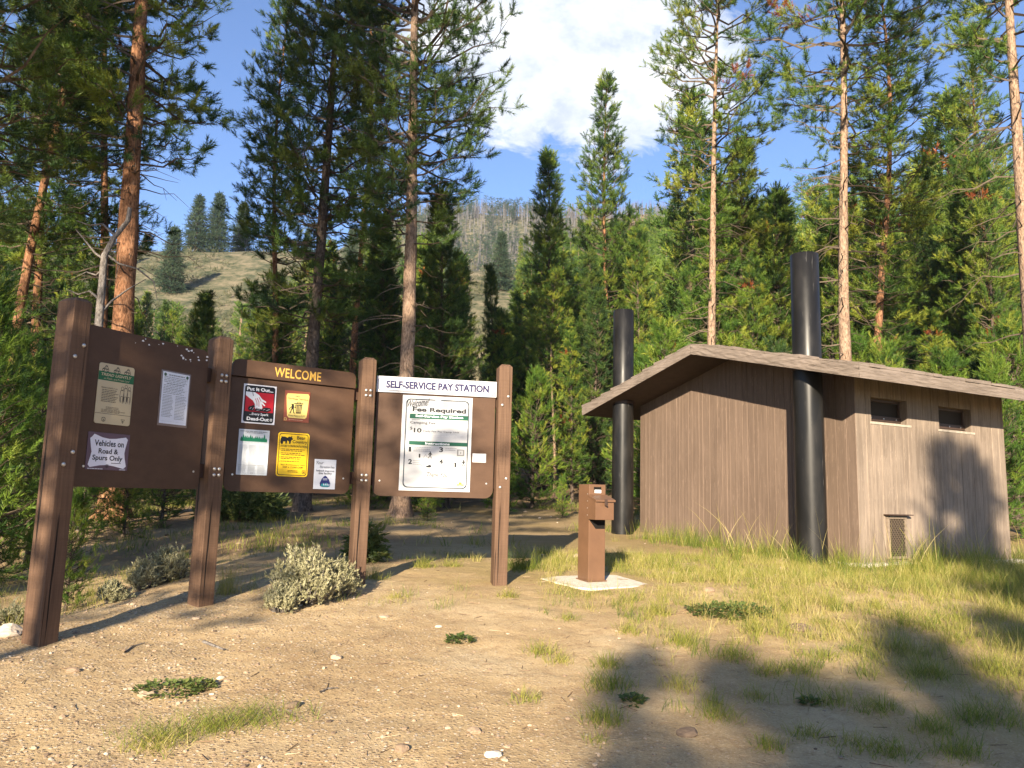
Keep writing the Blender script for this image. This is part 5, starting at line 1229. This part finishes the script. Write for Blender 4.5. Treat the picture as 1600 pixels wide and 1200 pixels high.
# low leafy weeds
def weed(px, py, rad, h, n, label, ti=.5, elong=1.0, leaf=(.035, .012), name='weed', mat='weed'):
    D = gdist(px, py); p = at(px, py, D); x, y = p[0], D; q = np.random.RandomState(int(px)); V = []; T = []; tt = []
    for i in range(n):
        a = q.uniform(0, 6.283); rr_ = rad*sqrt(q.uniform(0, 1)); bx, by = cos(a)*rr_*elong, sin(a)*rr_; bz = gs(x+bx, y+by)-gs(x, y)+h*q.uniform(.1, 1)*(1-.5*rr_/rad)
        az = a+q.uniform(-.9, .9); el = q.uniform(-.1, 1.0); L = leaf[0]*q.uniform(.6, 1.3); w_ = leaf[1]*q.uniform(.7, 1.3)
        d = np.array([cos(az)*cos(el), sin(az)*cos(el), sin(el)]); s_ = np.array([-sin(az), cos(az), q.uniform(-.3, .3)]); o = np.array([bx, by, bz]); m_ = len(V)
        V += [o, o+d*L*.5+s_*w_, o+d*L-np.array([0, 0, L*.2]), o+d*L*.5-s_*w_]; T += [(m_, m_+1, m_+2), (m_, m_+2, m_+3)]; tt += [ti+q.normal(0, .18)]*4
    return tag(link(name, np_mesh(name, V, T, [M[mat]], tint=np.clip(tt, 0, 1)), None, (x, y, gs(x, y))), label, 'weed')
weed(718, 1002, .085, .06, 170, 'small dark green leafy weed alone on the bare soil', .4, 1.2)
weed(262, 1078, .12, .05, 240, 'green weed beside a pale stone at lower left', .55, 1.5)
weed(308, 1070, .08, .05, 150, 'yellowish weed touching the green weed at lower left', .75, 1.3)
weed(1140, 960, .27, .07, 800, 'spreading dark green ground plant below the toilet wall', .35, 1.35, (.040, .016))
weed(990, 1098, .06, .05, 110, 'little dark weed in the shadow on the bare soil', .3)
weed(1265, 1100, .05, .04, 80, 'little green weed near the shadow edge at lower right', .6)

# sagebrush
def sage(px, py, D, R, H, n, label, ti=.55, seed=1):
    p = at(px, py, D); x, y = p[0], D; q = np.random.RandomState(seed); st = Sticks(); P = []; Dd = []; S = []; TI = []
    for i in range(n):
        a = q.uniform(0, 6.283); el = q.uniform(.25, 1.5); rad = R*cos(el)*q.uniform(.6, 1.2)+.02; zz = H*(.22+.78*sin(el))*q.uniform(.6, 1.2)*(.8+.35*vnoise(np.array([a*1.4+seed]), np.array([el*3]))[0])
        tip = np.array([cos(a)*rad, sin(a)*rad, zz]); b = np.array([cos(a)*.05*q.uniform(0, 1), sin(a)*.05*q.uniform(0, 1), -.02]); mid = b*.5+tip*.5+np.array([cos(a), sin(a), -.3])*R*.16
        st.add([b, mid, tip], .008, .002); fd = tip-mid; fd /= np.linalg.norm(fd)
        ct = ti+q.normal(0, .15)
        for k in range(12):
            s_ = q.uniform(.0, 1)**.6; o = mid+(tip-mid)*s_+q.normal(0, .02, 3); P.append(o); Dd.append(fd*.6+q.uniform(-.9, .9, 3)+np.array([0, 0, .35])); S.append(q.uniform(.03, .055)); TI.append(ct+q.normal(0, .12))
    V, own = place_tufts(P, Dd, S, SAGE_T, q); sv = np.array(st.v); sf = np.array(st.f); o = thing('sagebrush', label, 'shrub', (x, y, gs(x, y)))
    link('foliage', np_mesh('foliage', V, np.arange(len(V)).reshape(-1, 3), [M['sage']], tint=np.clip(np.array(TI)[own], 0, 1)), o); link('stems', np_mesh('stems', sv, sf, [M['deadwood']]), o)
SAGE_T = tuft_templates(11, 5, .5, .24, 13, 0, 70, 15)
sage(480, 922, 7.05, .29, .40, 190, 'large grey green sagebrush between the second and middle posts', .60, 3)
sage(533, 915, 7.35, .16, .27, 60, 'smaller sagebrush leaning on the middle post', .50, 5)
sage(440, 928, 6.75, .11, .17, 50, 'little sagebrush sprig at the front of the large sagebrush', .65, 6)
sage(262, 918, 8.2, .20, .28, 130, 'pale sagebrush under the right end of the left board', .7, 9)
sage(222, 922, 7.9, .13, .24, 70, 'narrow sagebrush left of the pale one under the left board', .65, 10)
sage(178, 935, 7.3, .11, .13, 45, 'low sagebrush under the middle of the left board', .6, 11)
sage(18, 955, 6.7, .10, .12, 30, 'thin dry sagebrush behind the foot of the tallest post', .5, 12)
# leafy shrubs behind the boards
for i, (px, D, R, H, lab) in enumerate(((380, 15, .7, .7, 'bright leafy bush showing under the welcome board'), (578, 9.6, .10, .45, 'dark leafy sapling right beside the middle post'))):
    q = np.random.RandomState(40+i); p = at(px, 760, D); x = p[0]; n = int(1500*R); a = q.uniform(0, 6.28, n); rr_ = R*np.sqrt(q.uniform(0, 1, n)); zz = H*q.uniform(.05, 1, n)*(1-.55*(rr_/R)**2)
    P = np.stack([np.cos(a)*rr_, np.sin(a)*rr_, zz], 1); Dd = np.stack([np.cos(a), np.sin(a), q.uniform(-.2, .9, n)], 1)+q.normal(0, .5, (n, 3)); V, own = place_tufts(P, Dd, q.uniform(.10, .2, n), SAGE_T, q)
    st = Sticks()
    for k in range(14): st.add([np.array([0, 0, -.05]), P[k*7]*.5+np.array([0, 0, .1]), P[k*7]], .012, .003)
    o = thing('leafy_shrub', lab, 'shrub', (x, D, gzf(x, D))); link('foliage', np_mesh('foliage', V, np.arange(len(V)).reshape(-1, 3), [M['weed']], tint=np.clip(.55+.2*q.normal(0, 1, n)[own]+.1*(i < 2), 0, 1)), o); link('stems', np_mesh('stems', st.v, st.f, [M['branch']]), o)

# ------------------------------------------------------------------ stones, twigs
_ib = bmesh.new(); bmesh.ops.create_icosphere(_ib, subdivisions=1, radius=1); IV1 = np.array([v.co for v in _ib.verts]); IT1 = np.array([[v.index for v in f.verts] for f in _ib.faces]); _ib.free()
_ib = bmesh.new(); bmesh.ops.create_icosphere(_ib, subdivisions=3, radius=1); IV3 = np.array([v.co for v in _ib.verts]); IT3 = np.array([[v.index for v in f.verts] for f in _ib.faces]); _ib.free()
def stones(n, x0, x1, y0, y1, dens, smin, smax, r):
    x = r.uniform(x0, x1, n); y = r.uniform(y0, y1, n); k = r.uniform(0, 1, n) < dens(x, y); x = x[k]; y = y[k]; ok, _, _ = clear(x, y); x = x[ok]; y = y[ok]; n = len(x)
    s = smin*(smax/smin)**(r.uniform(0, 1, n)**2.6); sh = np.stack([s*r.uniform(.8, 1.4, n), s*r.uniform(.7, 1.1, n), s*r.uniform(.4, .75, n)], 1); a = r.uniform(0, 6.28, n)
    v = IV1[None]*sh[:, None]*(1+r.uniform(-.22, .22, (n, len(IV1), 1))); c, s_ = np.cos(a)[:, None], np.sin(a)[:, None]
    vx = v[..., 0]*c-v[..., 1]*s_; vy = v[..., 0]*s_+v[..., 1]*c; V = np.stack([vx+x[:, None], vy+y[:, None], v[..., 2]+(gsurf(x, y)+sh[:, 2]*.25)[:, None]], -1)
    T = (IT1[None]+(np.arange(n)*len(IV1))[:, None, None]).reshape(-1, 3); return V.reshape(-1, 3), T, np.repeat(np.clip(r.normal(.42, .2, n), 0, 1), len(IV1))
r = np.random.RandomState(33); K = Cover()
K.add(*stones(13000, -5.2, 2.6, 3.0, 8.0, lambda x, y: gravelly(x, y)*(.25+1.1*sstep(.38, .62, fbm(x*1.1, y*1.1, 3, 91))), .003, .018, r))
K.add(*stones(900, -4, 6.5, 3.0, 10, lambda x, y: .5+0*x, .004, .020, r)); K.add(*stones(500, -9, 6, 9, 20, lambda x, y: .5+0*x, .01, .05, r))
tag(link('gravel', K.mesh('gravel', [M['stone']])), 'loose pale pebbles strewn over the bare soil', 'gravel', None, 'stuff')
# needle and twig litter
n = 3200; x = r.uniform(-5, 6.5, n); y = r.uniform(3.0, 11, n); a = r.uniform(0, 6.28, n); L = .010*(6**(r.uniform(0, 1, n)**2.2)); w_ = L*.035+.0008; z = gsurf(x, y)+.004
d = np.stack([np.cos(a), np.sin(a), r.uniform(-.1, .15, n)], 1); s_ = np.stack([-np.sin(a), np.cos(a), 0*a], 1); c_ = np.stack([x, y, z], 1); up = np.array([0, 0, 1.])
V = np.stack([c_-d*L[:, None]-s_*w_[:, None], c_-d*L[:, None]+s_*w_[:, None], c_-d*L[:, None]+up*w_[:, None]*1.5, c_+d*L[:, None]-s_*w_[:, None]*.6, c_+d*L[:, None]+s_*w_[:, None]*.6, c_+d*L[:, None]+up*w_[:, None]], 1)
T = np.array([(0, 3, 5), (0, 5, 2), (2, 5, 4), (2, 4, 1), (0, 2, 1), (3, 4, 5)]); T = (T[None]+(np.arange(n)*6)[:, None, None]).reshape(-1, 3)
tag(link('twig_litter', np_mesh('twig_litter', V.reshape(-1, 3), T, [M['twig']], tint=np.repeat(r.uniform(0, 1, n), 6))), 'fallen needles and twigs littering the soil', 'litter', None, 'stuff')
def rock(px, py, s, flat, ti, label, seed=0):
    D = gdist(px, py); p = at(px, py, D); q = np.random.RandomState(int(px*3+py)); d = q.normal(0, 1, (9, 3)); d /= np.linalg.norm(d, axis=1, keepdims=True)
    V = IV3.copy(); 
    for k in range(9):       # facet by planes
        h = q.uniform(.62, .9); t = V@d[k]; V -= np.clip(t-h, 0, None)[:, None]*d[k][None]
    V += .03*q.normal(0, 1, V.shape); V *= np.array([s*1.25, s*.9, s*flat]); a = q.uniform(-.6, .6); c_, s_ = cos(a), sin(a); V = np.stack([V[:, 0]*c_-V[:, 1]*s_, V[:, 0]*s_+V[:, 1]*c_, V[:, 2]], 1)
    return tag(link('rock', np_mesh('rock', V, IT3, [M['stone']], tint=np.clip(ti+.05*q.normal(0, 1, len(V)), 0, 1), smooth=False), None, (p[0], D, gs(p[0], D)+s*flat*.3)), label, 'rock')
for (px, py, s, fl, ti, lab) in ((12, 990, .10, .6, .85, 'pale rounded rock at the left edge by the tallest post'), (113, 1052, .042, .5, .30, 'flat reddish stone on the gravel at left'), (229, 1083, .038, .7, .55, 'tan stone beside the green weed at lower left'),
        (457, 1105, .042, .65, .10, 'dark grey stone at the right end of the long grass bunch'), (627, 1176, .032, .8, .22, 'grey pebble near the bottom edge of the photo'), (770, 1186, .036, .6, .95, 'white stone near the bottom edge of the photo'),
        (740, 1147, .032, .7, .40, 'brown stone on bare soil near the bottom'), (1075, 1148, .05, .6, .08, 'dark stone in the shadow at lower right'), (600, 967, .035, .4, .62, 'flat tan stone below the middle post'), (685, 982, .026, .5, .9, 'small white stone left of the small weed'),
        (525, 1032, .036, .6, .6, 'tan stone in the middle of the bare soil'), (306, 968, .03, .5, .6, 'tan stone below the second post'), (1108, 925, .05, .7, .3, 'grey rock half hidden in grass below the toilet wall'), (1250, 985, .09, .45, .06, 'dark flat rock on the bank below the black pipe'), (345, 1057, .02, .6, .9, 'small white pebble above the long grass bunch')):
    rock(px, py, s, fl, ti, lab)
def stick(pts, rad, label):
    V = Sticks(); P = []
    for (px, py) in pts:
        D = gdist(px, py); p = at(px, py, D); P.append(np.array([p[0], D, gs(p[0], D)+.008]))
    o = P[0].copy(); V.add([p-o for p in P], rad, rad*.5, 5); tag(link('stick', np_mesh('stick', V.v, V.f, [M['deadwood']]), None, tuple(o)), label, 'stick')
stick([(195, 1022), (208, 1012), (226, 1006)], .007, 'dark curved twig on the gravel at left'); stick([(318, 1003), (335, 1010), (350, 1016)], .013, 'pale broken stick on the gravel below the boards'); stick([(500, 1085), (512, 1080), (528, 1078)], .007, 'short brown twig right of the dark stone')

# ================================================================== air
hm = bpy.data.materials.new('air'); hm.use_nodes = True; _n = hm.node_tree; _n.nodes.remove(_n.nodes['Principled BSDF']); _v = _n.nodes.new('ShaderNodeVolumePrincipled')
_v.inputs['Color'].default_value = (.80, .87, .95, 1); _v.inputs['Density'].default_value = .00026; _v.inputs['Anisotropy'].default_value = .2
_n.links.new(_v.outputs[0], _n.nodes['Material Output'].inputs['Volume'])
zlo, zhi = float(Z.min())-1.5, float(Z.max())+16
hb_ = MB(); hb_.box(((gx[0]+gx[-1])/2, (gy[0]+gy[-1])/2, (zlo+zhi)/2), (gx[-1]-gx[0]+8, gy[-1]-gy[0]+8, zhi-zlo)); tag(hb_.build('haze', hm), 'thin pale air softening the far ridge', 'haze', None, 'stuff')
